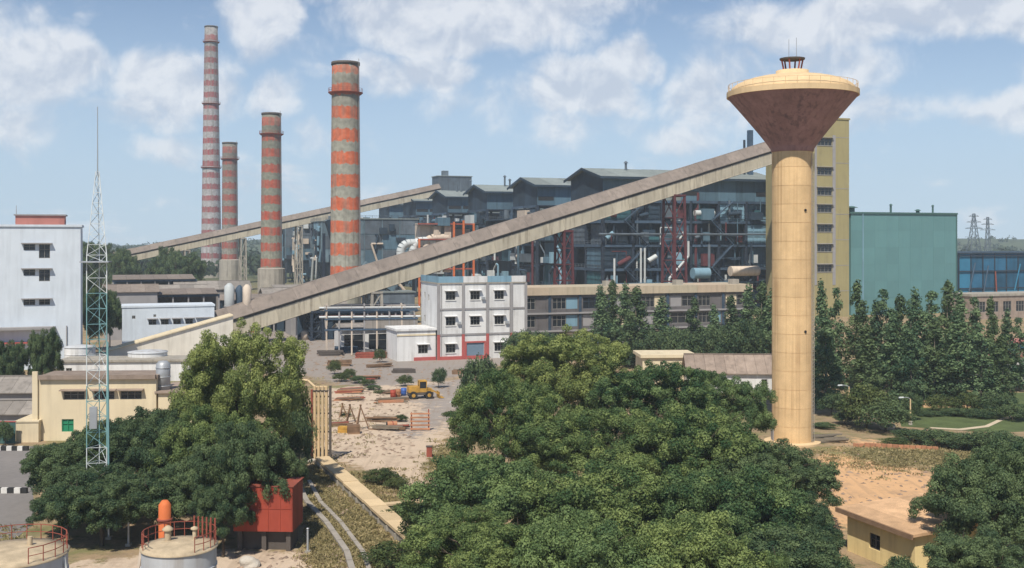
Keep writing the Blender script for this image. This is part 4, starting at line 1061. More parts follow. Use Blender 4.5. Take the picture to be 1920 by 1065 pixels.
for px, D, rr, h, m, lb in ((430,256,1.15,8.0,m_pipew,'slim white silo behind the conveyor foot'), (449,258,.9,7.4,m_steel2,'slim dark silo between the white and the yellow one'), (463,256,1.0,7.6,m_pipec,'slim cream silo behind the conveyor foot')):
    z0 = PZ(577, D); r = root('silo', lb, 'silo', (PX(px,D), D, 0), 0, 'small silos by the conveyor foot')
    ob('shell', MB().lathe([(.25,z0-1.6),(rr,z0),(rr,z0+h*.62),(rr*.3,z0+h*.72),(0,z0+h*.72)], 18), m, r); ob('ring', MB().lathe([(rr+.02,z0+.2),(rr+.12,z0+.2),(rr+.12,z0+.5),(rr+.02,z0+.5)], 18), m_greytrim, r)
    for i in range(4): a = .785+1.571*i; ob('leg', MB().bar((math.cos(a)*rr*.9,math.sin(a)*rr*.9,0),(math.cos(a)*rr*.9,math.sin(a)*rr*.9,z0+.3),.18), m_greytrim, r)
r = root('pipe_rack', 'grey pipe rack on thin columns left of the white office block', 'pipe rack', (PX(612,228), 228, 0), math.radians(8))
for i in range(8):
    for y in (0, 3.4): ob('column', MB().box(i*2.6-.15,y-.15,0,i*2.6+.15,y+.15,9.2 if i % 3 else 10.6), m_greytrim if i % 2 else m_pipec, r)
for z in (5.2, 7.4, 9.2): ob('deck_beam', MB().box(-.4,-.3,z,19,-.16,z+.3), m_steel2, r); ob('deck_beam', MB().box(-.4,3.56,z,19,3.7,z+.3), m_steel2, r)
for j in range(5): ob('pipe', MB().tube((-1.5,.35+j*.65,7.95 if j < 3 else 9.75),(19.5,.35+j*.65,7.95 if j < 3 else 9.75),.22,.22,8), (m_pipew, m_galv, m_rust, m_pipew, m_pipec)[j], r)
ob('side_panel', MB().box(8,-.14,5.55,18.9,-.05,7.35), m_asbestos, r); ob('walkway', MB().box(-.5,.2,5.22,19,3.2,5.4), m_steel, r)
ob('railing', railing(MB(), [(-.4,-.35,9.5),(19,-.35,9.5)], 1.0, 2.6, .08), m_greytrim, r)

# round tanks behind the cream building
def round_tank(name, label, px, D, rr, h, side, topm, rail=False, z=0, legs=False, cat='tank', cone=.35):
    r = root(name, label, cat, (PX(px,D), D, 0), 0)
    ob('shell', MB().lathe([(rr,0),(rr,h)], 36), side, r); ob('roof', MB().lathe([(rr+.1,h+.01),(rr+.1,h+.12),(rr*.6,h+.12+cone*.55),(0,h+.12+cone)], 36), topm, r)
    for k in range(1, 4): ob('hoop', MB().lathe([(rr+.005,h*k/4),(rr+.05,h*k/4),(rr+.05,h*k/4+.1),(rr+.005,h*k/4+.1)], 36), side, r)
    return r
round_tank('storage_tank', 'squat white tank behind the lattice mast and cream building', 150, 196, 2.6, 4.9, m_white, m_tankw)
round_tank('storage_tank', 'squat white tank behind the right end of the cream building', 277, 192, 3.3, 4.4, m_white, m_tankw)
r = root('low_wall_building', 'low pale building with flat roof between tall block and mast', 'building', (PX(112,185), 185, 0), math.radians(5))
shell(r, 22, 6, 3.4, m_white, front=[(1,1,1,1.4),(16,1,1.6,1.4)], roof=m_concrete); window(r,1,1,1,1.4); window(r,16,1,1.6,1.4)

# ------------------------------------------------------------------ cream building in front left
r = root('cream_building', 'cream flat-roofed building with dark strip windows behind the mast', 'building', (PX(66,131), 131, 0), math.radians(3))
W, H = 14.2, PZ(712, 131); z = PZ(750,131)
hol = [(3.3,z,2.5,1.0),(6.9,z,2.4,1.0),(10.0,z,2.5,1.0),(3.1,PZ(810,131),1.4,1.5)]
shell(r, W, 5, H, m_cream, front=hol, roof=m_tile, over=.0, slab=.04)
for a in hol[:3]: window(r, *a, hood=m_tile, mull=2)
window(r, *hol[3], pane=m_greenw, frame=m_greenw, mull=1).__setitem__('label', 'green shuttered window')
ob('parapet', MB().box(.5,-.45,H+.05,W,-.05,H+.55), m_tile, r); ob('roof_edge', MB().box(.4,-.04,H+.05,W+.2,5.2,H+.45), m_tile, r); ob('end_pier', MB().box(-.25,-.3,0,.38,.0,H+1.0), m_cream, r)
r = root('cream_annexe', 'low cream annexe at the left end of the cream building', 'building', (PX(30,130), 130, 0), math.radians(3))
shell(r, 2.6, 6, PZ(792,130), m_cream, roof=m_cream, slab=.2, over=.1)
r = root('side_wing', 'cream side wing under the trees at the right of the cream building', 'building', (PX(66,131) + 14.35, 132.0, 0), math.radians(3))
shell(r, 6.0, 8, 5.6, m_cream, roof=m_tile, slab=.25, front=[(1.2,1.2,1.4,1.3)]); window(r, 1.2,1.2,1.4,1.3)
r = root('roof_water_tank', 'upright galvanised water tank at the end of the cream roof', 'water tank', (PX(304,133), 133.4, 5.86), 0)
ob('shell', MB().lathe([(0,.0),(.85,.0),(.85,3.1),(.5,3.45),(0,3.5)], 24), m_galv, r)
for z_ in (.4,1.5,2.6): ob('hoop', MB().lathe([(.855,z_),(.9,z_),(.9,z_+.1),(.855,z_+.1)], 24), m_galv, r)
shed_ = lambda px, D, w, d, he, hr, lb, rz: gable_shed('shed', lb, 'shed', (PX(px,D), D, 0), rz, w, d, he, hr, m_greytrim, m_asbestos, 5)
shed_(-60, 150, 9.3, 7, 3.2, 1.6, 'grey-brown roofed shed at the left edge beyond the cream building', math.radians(4))
shed_(-60, 138, 7.6, 5, 2.2, 1.1, 'lower grey shed at the left edge beside the cream annexe', math.radians(2))
r = root('steel_gate', 'dark green steel gate at the left edge beside the cream annexe', 'gate', (PX(-30,129), 129, 0), 0)
for x in range(4): ob('leaf_panel', MB().box(x*.93,0,.1,x*.93+.9,.06,2.6), m_greenT, r)
ob('top_rail', MB().box(-.05,-.05,2.61,3.75,.11,2.72), m_redtrim, r)
# black and white kerbs by the side road
for px0, px1, y, lb in ((-60,62,846,'black and white painted kerb below the cream annexe'), (-60,58,926,'black and white painted kerb nearer along the side road')):
    D = GD(y); r = root('painted_kerb', lb, 'kerb', (PX(px0,D), D, 0), 0, 'painted kerbs of the side road'); n = int((PX(px1,D)-PX(px0,D))/.62)
    a, b = MB().box(0,0,0,.58,.35,.55).mesh('kerb_stone', m_kerbw), MB().box(0,0,0,.58,.35,.55).mesh('kerb_stone', m_black)
    for i in range(n): ob('kerb_stone', a if i % 2 else b, None, r, (i*.62, rng.uniform(-.04,.04), 0))

# ------------------------------------------------------------------ water tower
TD = 130.0; TX = PX(1485.5, TD)
r = root('water_tower', 'tall cream water tower with a dark brown cone-shaped cup', 'water tower', (TX, TD, 0))
zc0, zc1, rs, rc = PZ(280,TD), PZ(182,TD), 2.36, 7.5
nl = 16; lh = zc0/nl
lift = MB().lathe([(rs,0),(rs,lh-.04)], 56).lathe([(rs-.03,lh-.04),(rs-.03,lh)], 56).lathe([(rs-.03,0),(rs,0)], 56).lathe([(rs,lh-.04),(rs-.03,lh-.04)], 56).mesh('shaft_lift', m_tower)
for i in range(nl): ob('shaft_lift', lift, None, r, (0,0,i*lh), (0,0,i*.7), (1,1,1))
ob('footing', MB().lathe([(rs+.9,-.2),(rs+.9,.25),(rs+.03,.35)], 40, smooth=False), m_dome, r)
cup = ob('cup', MB().lathe([(rs+.02,zc0-.35),(rs+.12,zc0-.25),(rs+.14,zc0)] + [(rs+.14+(rc-rs-.14)*t, zc0+(zc1-zc0)*(t**.93)) for t in np.linspace(.06,1,12)], 64), m_cup, r)
ob('rim', MB().lathe([(rc,zc1),(rc+.14,zc1),(rc+.14,zc1+.62),(rc-.35,zc1+.7)], 64, smooth=False), m_dome, r)
ob('dome', MB().lathe([(rc-.3,zc1+.66)] + [((rc-.3)*math.cos(t), zc1+.66+2.0*math.sin(t)) for t in np.linspace(.05,1.25,9)] + [(1.9,zc1+2.75),(1.9,zc1+3.1),(0,zc1+3.2)], 64), m_dome, r)
rl = MB()
for i in range(36):
    a, b = 6.28318*i/36, 6.28318*(i+1)/36; R_ = rc-.05
    A = Vector((math.cos(a)*R_, math.sin(a)*R_, zc1+.66)); B = Vector((math.cos(b)*R_, math.sin(b)*R_, zc1+.66))
    rl.bar(A, A+Vector((0,0,.8)), .05).bar(A+Vector((0,0,.8)), B+Vector((0,0,.8)), .04)
ob('railing', rl, m_dome, r)
zt = zc1+3.15
for i in range(6): a = 6.28318*i/6; ob('cage_post', MB().bar((math.cos(a)*1.0,math.sin(a)*1.0,zt),(math.cos(a)*1.25,math.sin(a)*1.25,zt+1.25),.16), m_rust, r)
ob('cage_roof', MB().lathe([(0,zt+1.25),(1.45,zt+1.25),(1.5,zt+1.42),(0,zt+1.5)], 16, smooth=False), m_galdark, r)
for x, h in ((-.4,2.3),(.5,2.5)): ob('aerial', MB().tube((x,0,zt+1.45),(x,0,zt+1.4+h),.04,.03,6), m_galv, r)
for z_ in (PZ(395,TD), PZ(619,TD)): ob('vent_hole', MB().tube((.95,-2.17,z_),(1.0,-2.26,z_),.16,.16,10), m_dark, r)
ob('ladder', (lambda q_: [q_.bar((2.2,-1.35+.0,z_),(1.85,-1.75,z_),.05) for z_ in np.arange(.6,zc0-1,.45)] and q_)(MB().bar((2.2,-1.35,.4),(2.2,-1.35,zc0-.6),.07).bar((1.85,-1.75,.4),(1.85,-1.75,zc0-.6),.07)), m_concrete, r)
ob('door', MB().box(-2.42,-.5,.35,-2.3,.5,2.5), m_greytrim, r)

# ------------------------------------------------------------------ lattice mast
MD = 93.0; r = root('lattice_mast', 'slim teal and white lattice radio mast with a whip aerial', 'mast', (PX(183,MD), MD, 0), math.radians(12))
zs = list(np.arange(0, PZ(480,MD), 1.3)); ztop = PZ(322,MD); zs += list(np.linspace(PZ(478,MD), ztop, 9)); prev = None
def mw(z): return .80 if z < PZ(480,MD) else .80 + (.14-.80)*(z-PZ(480,MD))/(ztop-PZ(480,MD))
for i, z in enumerate(zs):
    w = mw(z); ring = [Vector((-w,-w*.58,z)), Vector((w,-w*.58,z)), Vector((0,w*1.15,z))]
    if prev:
        m = m_mastw if (z > PZ(480,MD)-2 or (i // 2) % 3 == 2) else m_teal
        sec = MB()
        for j in range(3):
            sec.bar(prev[j], ring[j], .07 if w > .7 else .05); sec.bar(ring[j], ring[(j+1)%3], .035)
            sec.bar(prev[j] if i % 2 else prev[(j+1)%3], ring[(j+1)%3] if i % 2 else ring[j], .035)
        ob('lattice_section', sec, m, r)
    prev = ring
ob('main_leg', MB().tube((1.0,-.56,0),(.88,-.5,PZ(640,MD)),.09,.08,8), m_teal, r)
ob('whip_aerial', MB().tube((0,0,ztop-.3),(0,0,PZ(200,MD)),.05,.03,6), m_galv, r)
ob('work_platform', MB().box(-1.3,-.95,PZ(492,MD),1.0,1.0,PZ(492,MD)+.1), m_galv, r); ob('cable_box', MB().box(-.5,-1.05,PZ(800,MD),.1,-.7,PZ(760,MD)), m_galv, r)

# ------------------------------------------------------------------ tanks, red vessel at the bottom left
def rail_tank(label, px, D, rr, h):
    r = round_tank('oil_tank', label, px, D, rr, h, m_tankw, m_tanktop, cone=.22)
    rl = MB(); n = 22; col = m_rust
    for i in range(n):
        a, b = 6.28318*i/n, 6.28318*(i+1)/n
        if 3.9 < a < 5.4: continue
        A = Vector((math.cos(a)*(rr-.05), math.sin(a)*(rr-.05), h+.12)); B = Vector((math.cos(b)*(rr-.05), math.sin(b)*(rr-.05), h+.12))
        rl.bar(A, A+Vector((0,0,.95)), .045).bar(A+Vector((0,0,.95)), B+Vector((0,0,.95)), .045).bar(A+Vector((0,0,.48)), B+Vector((0,0,.48)), .035)
    ob('railing', rl, m_rust, r); return r
r = rail_tank('pale oil tank with a dusty top and red-brown railings', 336, 69, 2.28, PZ(1026,69))
h = PZ(1026,69); ob('vent', MB().tube((-.9,.6,h+.2),(-.9,.6,h+.9),.2,.2,12).lathe([(.32,h+.9),(.36,h+1.0),(.1,h+1.2),(0,h+1.2)],12,(-.9,.6,0)), m_tanktop, r)
ob('vent', MB().tube((.7,.9,h+.2),(.7,.9,h+.9),.13,.13,10).lathe([(.24,h+.9),(.24,h+1.0),(0,h+1.1)],10,(.7,.9,0)), m_tanktop, r)
for i in range(6): ob('red_guard_rail', MB().bar((.4+i*.3,1.9-.12*i,h+.15),(.4+i*.3,1.9-.12*i,h+1.5),.09), m_rust, r)
ob('stay', MB().bar((-3.0,-.2,0),(-2.35,-.1,h-.1),.16), m_pipec, r)
r = rail_tank('dusty-topped oil tank cut off by the bottom left corner', 22, 68, 3.25, PZ(1040,68)); ob('stay', MB().bar((4.0,-.2,0),(3.3,-.1,PZ(1040,68)-.1),.16), m_pipew, r)
ob('vent', MB().tube((.6,1.2,PZ(1040,68)+.2),(.6,1.2,PZ(1040,68)+.8),.16,.16,10), m_tanktop, r)
r = root('orange_vessel', 'upright orange vessel behind the railed oil tank', 'vessel', (PX(309,76), 76, 0)); h = PZ(938,76)
ob('shell', MB().lathe([(.42,0),(.42,h-.3),(.2,h),(0,h)], 18), m_orange, r); ob('flange', MB().lathe([(.42,h-1.4),(.52,h-1.4),(.52,h-1.25),(.42,h-1.25)], 18), m_rust, r)
r = root('red_tank', 'wide red tank half hidden under the left trees', 'tank', (PX(438,84.5), 84.5, 0), math.radians(-3)); z0, z1 = PZ(996,84.5), PZ(912,84.5)
for i in range(5):
    for j in range(2): ob('plate', MB().box(i*.92,-.03,z0+j*(z1-z0)/2+.02,i*.92+.89,0,z0+(j+1)*(z1-z0)/2-.02), m_redtank, r)
ob('tank_body', MB().box(0,.005,z0,4.6,3.2,z1), m_redtank, r); ob('lid', MB().box(-.1,-.1,z1+.005,4.7,3.3,z1+.08), m_rust, r)
ob('plinth', MB().box(.3,.7,0,4.3,2.9,z0-.005), m_galdark, r)  # recessed plinth added; its dark paint stands for the shade under the tank
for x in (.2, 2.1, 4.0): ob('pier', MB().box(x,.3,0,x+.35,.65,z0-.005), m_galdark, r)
for px, D, h, lb in ((241,86,2.6,'thin grey post left of the railed oil tank'), (577,84,1.9,'thin pale post on the earth right of the red tank'), (204,88,2.4,'bluish post in the shade below the mast')):
    r = root('post', lb, 'post', (PX(px,D), D, 0)); ob('shaft', MB().tube((0,0,-.2),(0,0,h),.09,.08,8), m_galv, r); ob('foot_block', MB().box(-.2,-.2,0,.2,.2,.25), m_concrete, r); ob('cap', MB().lathe([(.11,h),(.11,h+.06),(0,h+.1)],8), m_galv, r)

# ------------------------------------------------------------------ pipeline and slab-covered duct
A = Vector((PX(604,117), 117, 0)); B = Vector((PX(774,85.5), 85.5, 0)); d = (B-A); L = d.length; u = d.normalized()
r = root('slab_duct', 'raised duct of cream slabs running from the pipes down to the bushes', 'duct', A, math.atan2(d.y, d.x)); n = 13; sl = L/n
sm = MB().box(.03,-.75,.72,sl-.03,.75,.95).mesh('slab', m_slab)
for i in range(n): ob('slab', sm, None, r, (i*sl, rng.uniform(-.03,.03), rng.uniform(-.02,.03)), (0,0,rng.uniform(-.012,.012)))
ob('side_wall', MB().box(0,-.62,0,L,-.5,.71), m_concrete, r); ob('side_wall', MB().box(0,.5,0,L,.62,.71), m_concrete, r)
for i in range(n): ob('pier', MB().box(i*sl,-.8,0,i*sl+.22,-.63,.6), m_concrete, r)
ob('branch_slab', MB().box(L*.655,.76,.74,L*.655+.8,6.2,.9), m_slab, r); ob('branch_support', MB().box(L*.655+.1,.8,0,L*.655+.7,6.0,.73), m_concrete, r)
r = root('riser_pipes', 'four tall cream riser pipes standing at the end of the slab duct', 'pipes', (PX(601,118.5), 118.5, 0)); ht = PZ(724,118.5)
for i in range(4):
    x = -.62+i*.42; ob('pipe', MB().tube((x,0,0),(x,0,ht),.155,.155,12), m_dome if i != 2 else m_slab, r); ob('flange', MB().lathe([(.16,ht-.55),(.22,ht-.55),(.22,ht-.42),(.16,ht-.42)],12,(x,0,0)), m_galdark, r)
for z in (1.2, 3.2, 5.2, 7.0): ob('clamp_bar', MB().box(-.85,.17,z,.9,.27,z+.14), m_galdark, r)
ob('rear_post', MB().box(.88,.2,0,1.12,.44,ht), m_galdark, r); ob('rear_post', MB().box(-1.1,.2,0,-.9,.44,ht-.4), m_rust, r)
ob('header_pipe', MB().path([(.64,.1,ht-.1),(-.62,.1,ht-.1),(-1.4,.3,ht+.55),(-4.5,1.4,ht+.75)], .13, 10), m_slab, r); ob('header_support', MB().box(-4.5,1.25,0,-4.2,1.55,ht+.6), m_concrete, r)
# open drain
dr = [(556,Y(905)),(575,Y(945)),(612,Y(985)),(650,Y(1040)),(668,Y(1100))]
r = root('concrete_drain', 'broken concrete drain kerb curving past the red tank', 'drain', (0,0,0))
for (a, da), (b, db) in zip(dr[:-1], dr[1:]):
    p, q = Vector((PX(a,da),da,.16)), Vector((PX(b,db),db,.16))
    for k in range(3): ob('kerb_piece', MB().bar(p.lerp(q,k/3+.01), p.lerp(q,(k+1)/3-.01), .45, .4), m_kerb, r)
    for k in range(3): ob('kerb_piece', MB().bar(p.lerp(q,k/3+.01)+Vector((1.2,.2,-.05)), p.lerp(q,(k+1)/3-.01)+Vector((1.2,.2,-.05)), .35, .3), m_kerb, r)

# ------------------------------------------------------------------ yard clutter
def timber_pile(label, px, y, n, L, w, mat=None, rz=0.0, cat='timber pile'):
    D = GD(y); r = root('timber_pile', label, cat, (PX(px,D), D, 0), rz, 'timber and scrap lying in the yard')
    for i in range(n):
        k = i % 4; lay = i // 4; y0 = k*w/4 + rng.uniform(-.25,.25); z = .1+lay*.2; a = rng.uniform(-.8,.8)
        ob('beam', MB().bar((rng.uniform(-.4,.3), y0, z), (L+rng.uniform(-.6,.4), y0+a, z+rng.uniform(0,.3)), .2, .18), mat or rng.choice((m_wood, m_wood, m_wood, m_barkp, m_rust, m_brickr)), r)
timber_pile('long pile of reddish timber in the yard near the riser pipes', 632, 738, 12, 4.2, 2.4)
timber_pile('smaller pile of reddish timber just nearer than the long one', 630, 752, 8, 4.0, 1.6)
timber_pile('scattered dark beams beside the yellow loader', 706, 756, 8, 4.5, 3.0, None, .1)
timber_pile('low heap of broken beams in the middle of the yard', 700, 806, 9, 4.0, 2.4, None, -.25)
timber_pile('planks lying behind the riser pipes', 618, 800, 7, 2.6, 2.0)
timber_pile('heap of grey logs at the foot of the water tower', 1516, 832, 12, 4.6, 3.4, m_barkp, .1)
r = root('rusty_rack', 'rust-red rack of stacked bars standing in the yard', 'rack', (PX(769,GD(808)), GD(808), 0), .05)
for i in range(5): ob('bar', MB().box(0,-.06,.15+i*.48,2.5,.06,.33+i*.48), m_brickr, r)
for x in (.1, 2.25): ob('post', MB().box(x,.07,0,x+.14,.2,2.7 if x > 1 else 2.3), m_rust, r)
for x in (.1, 2.25): ob('stay', MB().bar((x+.07,.2,2.0),(x+.07,1.5,0),.1), m_rust, r)
def tripod(label, px, y, h):
    D = GD(y); r = root('timber_tripod', label, 'tripod', (PX(px,D), D, 0), 0, 'timber tripods in the yard')
    for a in (0, 2.1, 4.2): ob('leg', MB().bar((math.cos(a)*h*.35, math.sin(a)*h*.35, 0), (-math.cos(a)*.1, -math.sin(a)*.1, h), .14), m_wood, r)
    ob('tie', MB().bar((-h*.25,0,h*.3),(h*.28,.1,h*.35),.1), m_wood, r)
tripod('tall timber tripod in the yard beside the riser pipes', 676, 806, 3.2); tripod('leaning timber tripod just left of the tallest one', 656, 792, 2.4); tripod('small timber tripod farther back in the yard', 642, 782, 1.9)
D = GD(803); r = root('steel_drum', 'red drum lying on its side in the yard', 'drum', (PX(735,D), D, .42)); ob('shell', MB().tube((-.6,0,0),(.6,.3,0),.45,.45,16), m_brickr, r); ob('hoop', MB().tube((-.05,-.0+.13,0),(.05,.18,0),.49,.49,16), m_rust, r); ob('end_cap', MB().tube((-.66,-.02,0),(-.61,0,0),.4,.4,16), m_dark, r)
D = GD(815); r = root('loading_crate', 'dark wooden crate near the foot of the yard heap', 'crate', (PX(652,D), D, 0), .2)
for i in range(4): ob('slat', MB().box(0,-.03,.02+i*.28,1.5,.0,.25+i*.28), m_wood, r)
ob('crate_body', MB().box(0,.005,0,1.5,1.1,1.12), m_wood, r)
r = root('loading_crate', 'yellow crate on the ground right of the riser pipes', 'crate', (PX(633,GD(812)), GD(812), 0), -.1)
for i in range(3): ob('slat', MB().box(0,-.03,.02+i*.25,1.2,.0,.22+i*.25), m_yellowm, r)
ob('crate_body', MB().box(0,.005,0,1.2,1.0,.75), m_yellowm, r)
# yellow loader
D = GD(747); r = root('wheel_loader', 'yellow wheel loader parked on the yard road', 'loader', (PX(788,D), D, 0), .25)
ob('chassis', MB().box(-1.9,-.8,.6,1.9,.8,1.0), m_galdark, r)
bd = ob('body', MB().box(-1.9,-.85,1.02,-.3,.85,1.9).hexa(((.2,-.6,1.02),(1.9,-.6,1.02),(1.9,.6,1.02),(.2,.6,1.02),(.2,-.6,1.8),(1.7,-.5,1.5),(1.7,.5,1.5),(.2,.6,1.8))), m_yellowm, r)
cb = ob('cab', MB().box(-.28,-.75,1.02,.9,.75,1.6).box(-.28,-.75,2.6,.9,.75,2.75).box(-.28,-.75,1.6,-.18,-.65,2.6).box(.8,-.75,1.6,.9,-.65,2.6).box(-.28,.65,1.6,-.18,.75,2.6).box(.8,.65,1.6,.9,.75,2.6), m_yellowm, r); ob('cab_glass', MB().box(-.2,-.68,1.61,.82,.68,2.59), m_glass, cb)
for x in (-1.2, 1.2):
    for y in (-.95, .95):
        w = ob('wheel', MB().tube((x,y-.2,.6),(x,y+.2,.6),.6,.6,18), m_rubber, r); ob('rim', MB().tube((x,y-.23,.6),(x,y+.23,.6),.28,.28,12), m_yellowm, w)
ob('lift_arm', MB().bar((1.3,-.5,1.5),(2.7,-.5,.7),.18).bar((1.3,.5,1.5),(2.7,.5,.7),.18), m_yellowm, r); ob('bucket', MB().sect([(-1.1,.1),(1.1,.1),(1.1,1.0),(-1.1,1.0)], 2.7, 2.8).hexa(((2.81,-1.1,.1),(3.5,-1.1,.1),(3.5,1.1,.1),(2.81,1.1,.1),(2.81,-1.1,.18),(3.5,-1.1,.14),(3.5,1.1,.14),(2.81,1.1,.18))), m_yellowm, r)
for px, y, m, lb in ((757,742,m_blue,'blue drum left of the yellow loader'), (746,744,m_brickr,'red drum left of the blue drum'), (737,746,m_redtank,'darker red drum at the end of the drum row')):
    D = GD(y); r = root('steel_drum', lb, 'drum', (PX(px,D), D, 0), 0); ob('shell', MB().lathe([(0,0),(.42,0),(.42,1.2),(0,1.2)], 16), m, r)
    for z in (.38,.78): ob('hoop', MB().lathe([(.421,z),(.45,z),(.45,z+.06),(.421,z+.06)],16), m, r)
def lamp(label, px, y, h, double=False):
    D = GD(y); r = root('lamp_post', label, 'lamp post', (PX(px,D), D, 0)); ob('pole', MB().tube((0,0,-.2),(0,0,h),.11,.08,8), m_dome, r); ob('base', MB().lathe([(.25,0),(.25,.5),(.12,.55)],10), m_concrete, r)
    ob('arm', MB().path([(0,0,h-.05),(-.3,0,h+.15),(-1.0,0,h+.2)],.05,6), m_galv, r); ob('lantern', MB().hexa(((-1.5,-.12,h+.1),(-.9,-.1,h+.14),(-.9,.1,h+.14),(-1.5,.12,h+.1),(-1.45,-.1,h+.25),(-.9,-.08,h+.28),(-.9,.08,h+.28),(-1.45,.1,h+.25))), m_mastw, r)
lamp('cream lamp post at the edge of the big tree beside the road', 868, 850, 5.6); lamp('pale lamp post on the garden lawn right of the water tower', 1707, 797, 3.4); lamp('pale lamp post between bushes close to the water tower', 1592, 790, 4.6)
D = GD(858); r = root('earth_marker', 'small dark red cabinet on the verge beside the road', 'cabinet', (PX(805,D), D, 0)); ob('body', MB().box(-.3,-.2,.1,.3,.2,1.2), m_rust, r); ob('lid', MB().box(-.36,-.26,1.205,.36,.26,1.3), m_galdark, r); ob('plinth', MB().box(-.34,-.24,0,.34,.24,.095), m_concrete, r)
def rock(label, px, y, s):
    q = random.Random(int(px)); import bmesh
    bm = bmesh.new(); bmesh.ops.create_icosphere(bm, subdivisions=3, radius=s)
    ph = [q.uniform(0,6) for _ in range(4)]
    for v in bm.verts: v.co *= 1 + .16*math.sin(v.co.x*3/s+ph[0])*math.sin(v.co.y*2.4/s+ph[1]) + .12*math.sin(v.co.z*4/s+ph[2]+v.co.x/s*2); v.co.z *= .72
    me = bpy.data.meshes.new('boulder'); bm.to_mesh(me); bm.free(); me.materials.append(m_rock); D = GD(y)
    tag(ob('boulder', me, None, None, (PX(px,D), D, s*.35), (0,0,q.uniform(0,6))), label, 'boulder', 'boulders')
rock('pale boulder on the earth right of the railed oil tank', 468, 1062, .7); rock('pale boulder under trees left of the slab duct', 585, 868, .5); rock('grey stone on the garden slope behind the brick edging', 1665, 806, .8)

# ------------------------------------------------------------------ right-hand houses and garden
r = root('yellow_house', 'small yellow house with a pink flat roof at the bottom right', 'house', (25.9, 84.8, 0), AX); 
# its long left wall runs towards the camera: local -y
shellL = 7.6
ob('wall', wall_mb(shellL, 3.1, .25, [(2.6,.95,1.25,1.15)]), m_yellowp, r, (0,0,0), (0,0,-math.pi/2)); ob('wall', wall_mb(8,3.1,.25,[(2,.9,1.3,1.2)]), m_yellowp, r, (.26,-shellL+.0,0)); ob('wall', wall_mb(8,3.1,.25,()), m_yellowp, r, (.26,-.25,0)); ob('wall', wall_mb(shellL-.5,3.1,.25,()), m_yellowp, r, (8.26,-shellL+.26,0), (0,0,math.pi/2))
window(r, 2.6,.95,1.25,1.15, rot=-math.pi/2, mull=1, frame=m_galdark); window(r, 2,.9,1.3,1.2, base=(.26,-shellL,0))
for i in range(5): ob('roof_slab', MB().hexa(((-.55+i*1.92,-shellL-.5,3.12+i*.1),(-.55+i*1.92+1.9,-shellL-.5,3.12+i*.1+.1),(-.55+i*1.92+1.9,.6,3.12+i*.1+.1),(-.55+i*1.92,.6,3.12+i*.1),(-.55+i*1.92,-shellL-.5,3.32+i*.1),(-.55+i*1.92+1.9,-shellL-.5,3.42+i*.1),(-.55+i*1.92+1.9,.6,3.42+i*.1),(-.55+i*1.92,.6,3.32+i*.1))), m_pinkroof, r)
ob('eave_board', MB().box(-.68,-shellL-.5,2.95,-.56,.6,3.3), m_wood, r)
gable_shed('bungalow', 'low cream bungalow with weathered roof left of the water tower', 'house', (PX(1292,172), 172, 0), math.radians(-4), 13.2, 8, 3.3, 2.3, m_white, m_tile, 9, [(2,1,1.2,1.2),(5.5,1,1.2,1.2),(11.2,1.2,.9,1.1)])
r = root('flat_roof_house', 'cream flat-roofed house behind the tree tops left of the bungalow', 'house', (PX(1205,180), 180, 0), math.radians(3)); shell(r, 8.6, 7, 4.7, m_cream, front=[(1.4,1.6,1.3,1.2),(5.2,1.6,1.3,1.2)], roof=m_cream, slab=.5, over=.4); window(r,1.4,1.6,1.3,1.2); window(r,5.2,1.6,1.3,1.2)
for px, y, n, lb, m, hh in ((1732,765,16,'long pink garden wall behind the lawn',m_pinkroof,1.0),(1600,838,15,'line of red earth bricks edging the dry field',m_brickr,.45)):
    D = GD(y); r = root('garden_wall', lb, 'wall', (PX(px,D), D, 0), math.radians(-14 if hh < .6 else 2))
    for i in range(n): ob('block', MB().box(0,0,0,.58,.35,hh+rng.uniform(-.06,.06)), m, r, (i*.62, rng.uniform(-.05,.05), 0))
r = root('garden_house', 'pale garden building with red doors at the right edge', 'house', (PX(1855,185), 185, 0), math.radians(6)); shell(r, 12, 7, 4.2, m_white, front=[(1,.2,1.2,2.4),(4,1.2,1.3,1.2),(7,.2,1.2,2.4)], roof=m_pinkbox, over=.6); 
for x in (1, 7): ob('door', MB().box(x+.02,.1,.2,x+1.18,.16,2.58), m_redtrim, r)
window(r, 4,1.2,1.3,1.2)
r = root('cyan_shed', 'small cyan-walled shed among the trees at the right edge', 'shed', (PX(1893,215), 215, 0), AX); shell(r, 9, 6, 3.6, m_blueb2, roof=m_pinkbox, front=[(2,1,1.4,1.3)], base=(0,0,0)); window(r,2,1,1.4,1.3)

# pylons on the horizon
def pylon(label, px, D, H, wide):
    r = root('pylon', label, 'pylon', (PX(px,D), D, 0), 0, 'pylons on the horizon'); prev = None; lv = [0, .25, .45, .6, .72, .82, .91, 1]
    for i, t in enumerate(lv):
        w = wide*(1-t)**1.2 + .8; ring = [Vector((sx*w, sy*w, H*t)) for sx, sy in ((-1,-1),(1,-1),(1,1),(-1,1))]
        if prev:
            s = MB()
            for j in range(4): s.bar(prev[j], ring[j], .5).bar(prev[j], ring[(j+1)%4], .3).bar(ring[j], ring[(j+1)%4], .3)
            ob('lattice_section', s, m_casing, r)
        prev = ring
    for t, a in ((.72,8),(.84,6.5),(.95,4.5)): ob('cross_arm', MB().bar((-a,0,H*t),(a,0,H*t),.5).bar((-a,0,H*t),(0,0,H*t+2),.3).bar((a,0,H*t),(0,0,H*t+2),.3), m_casing, r)
pylon('wide lattice pylon on the horizon right of the green hall', 1826, 1000, 48, 6); pylon('slim pylon on the horizon farthest right', 1852, 1150, 48, 2.4); 

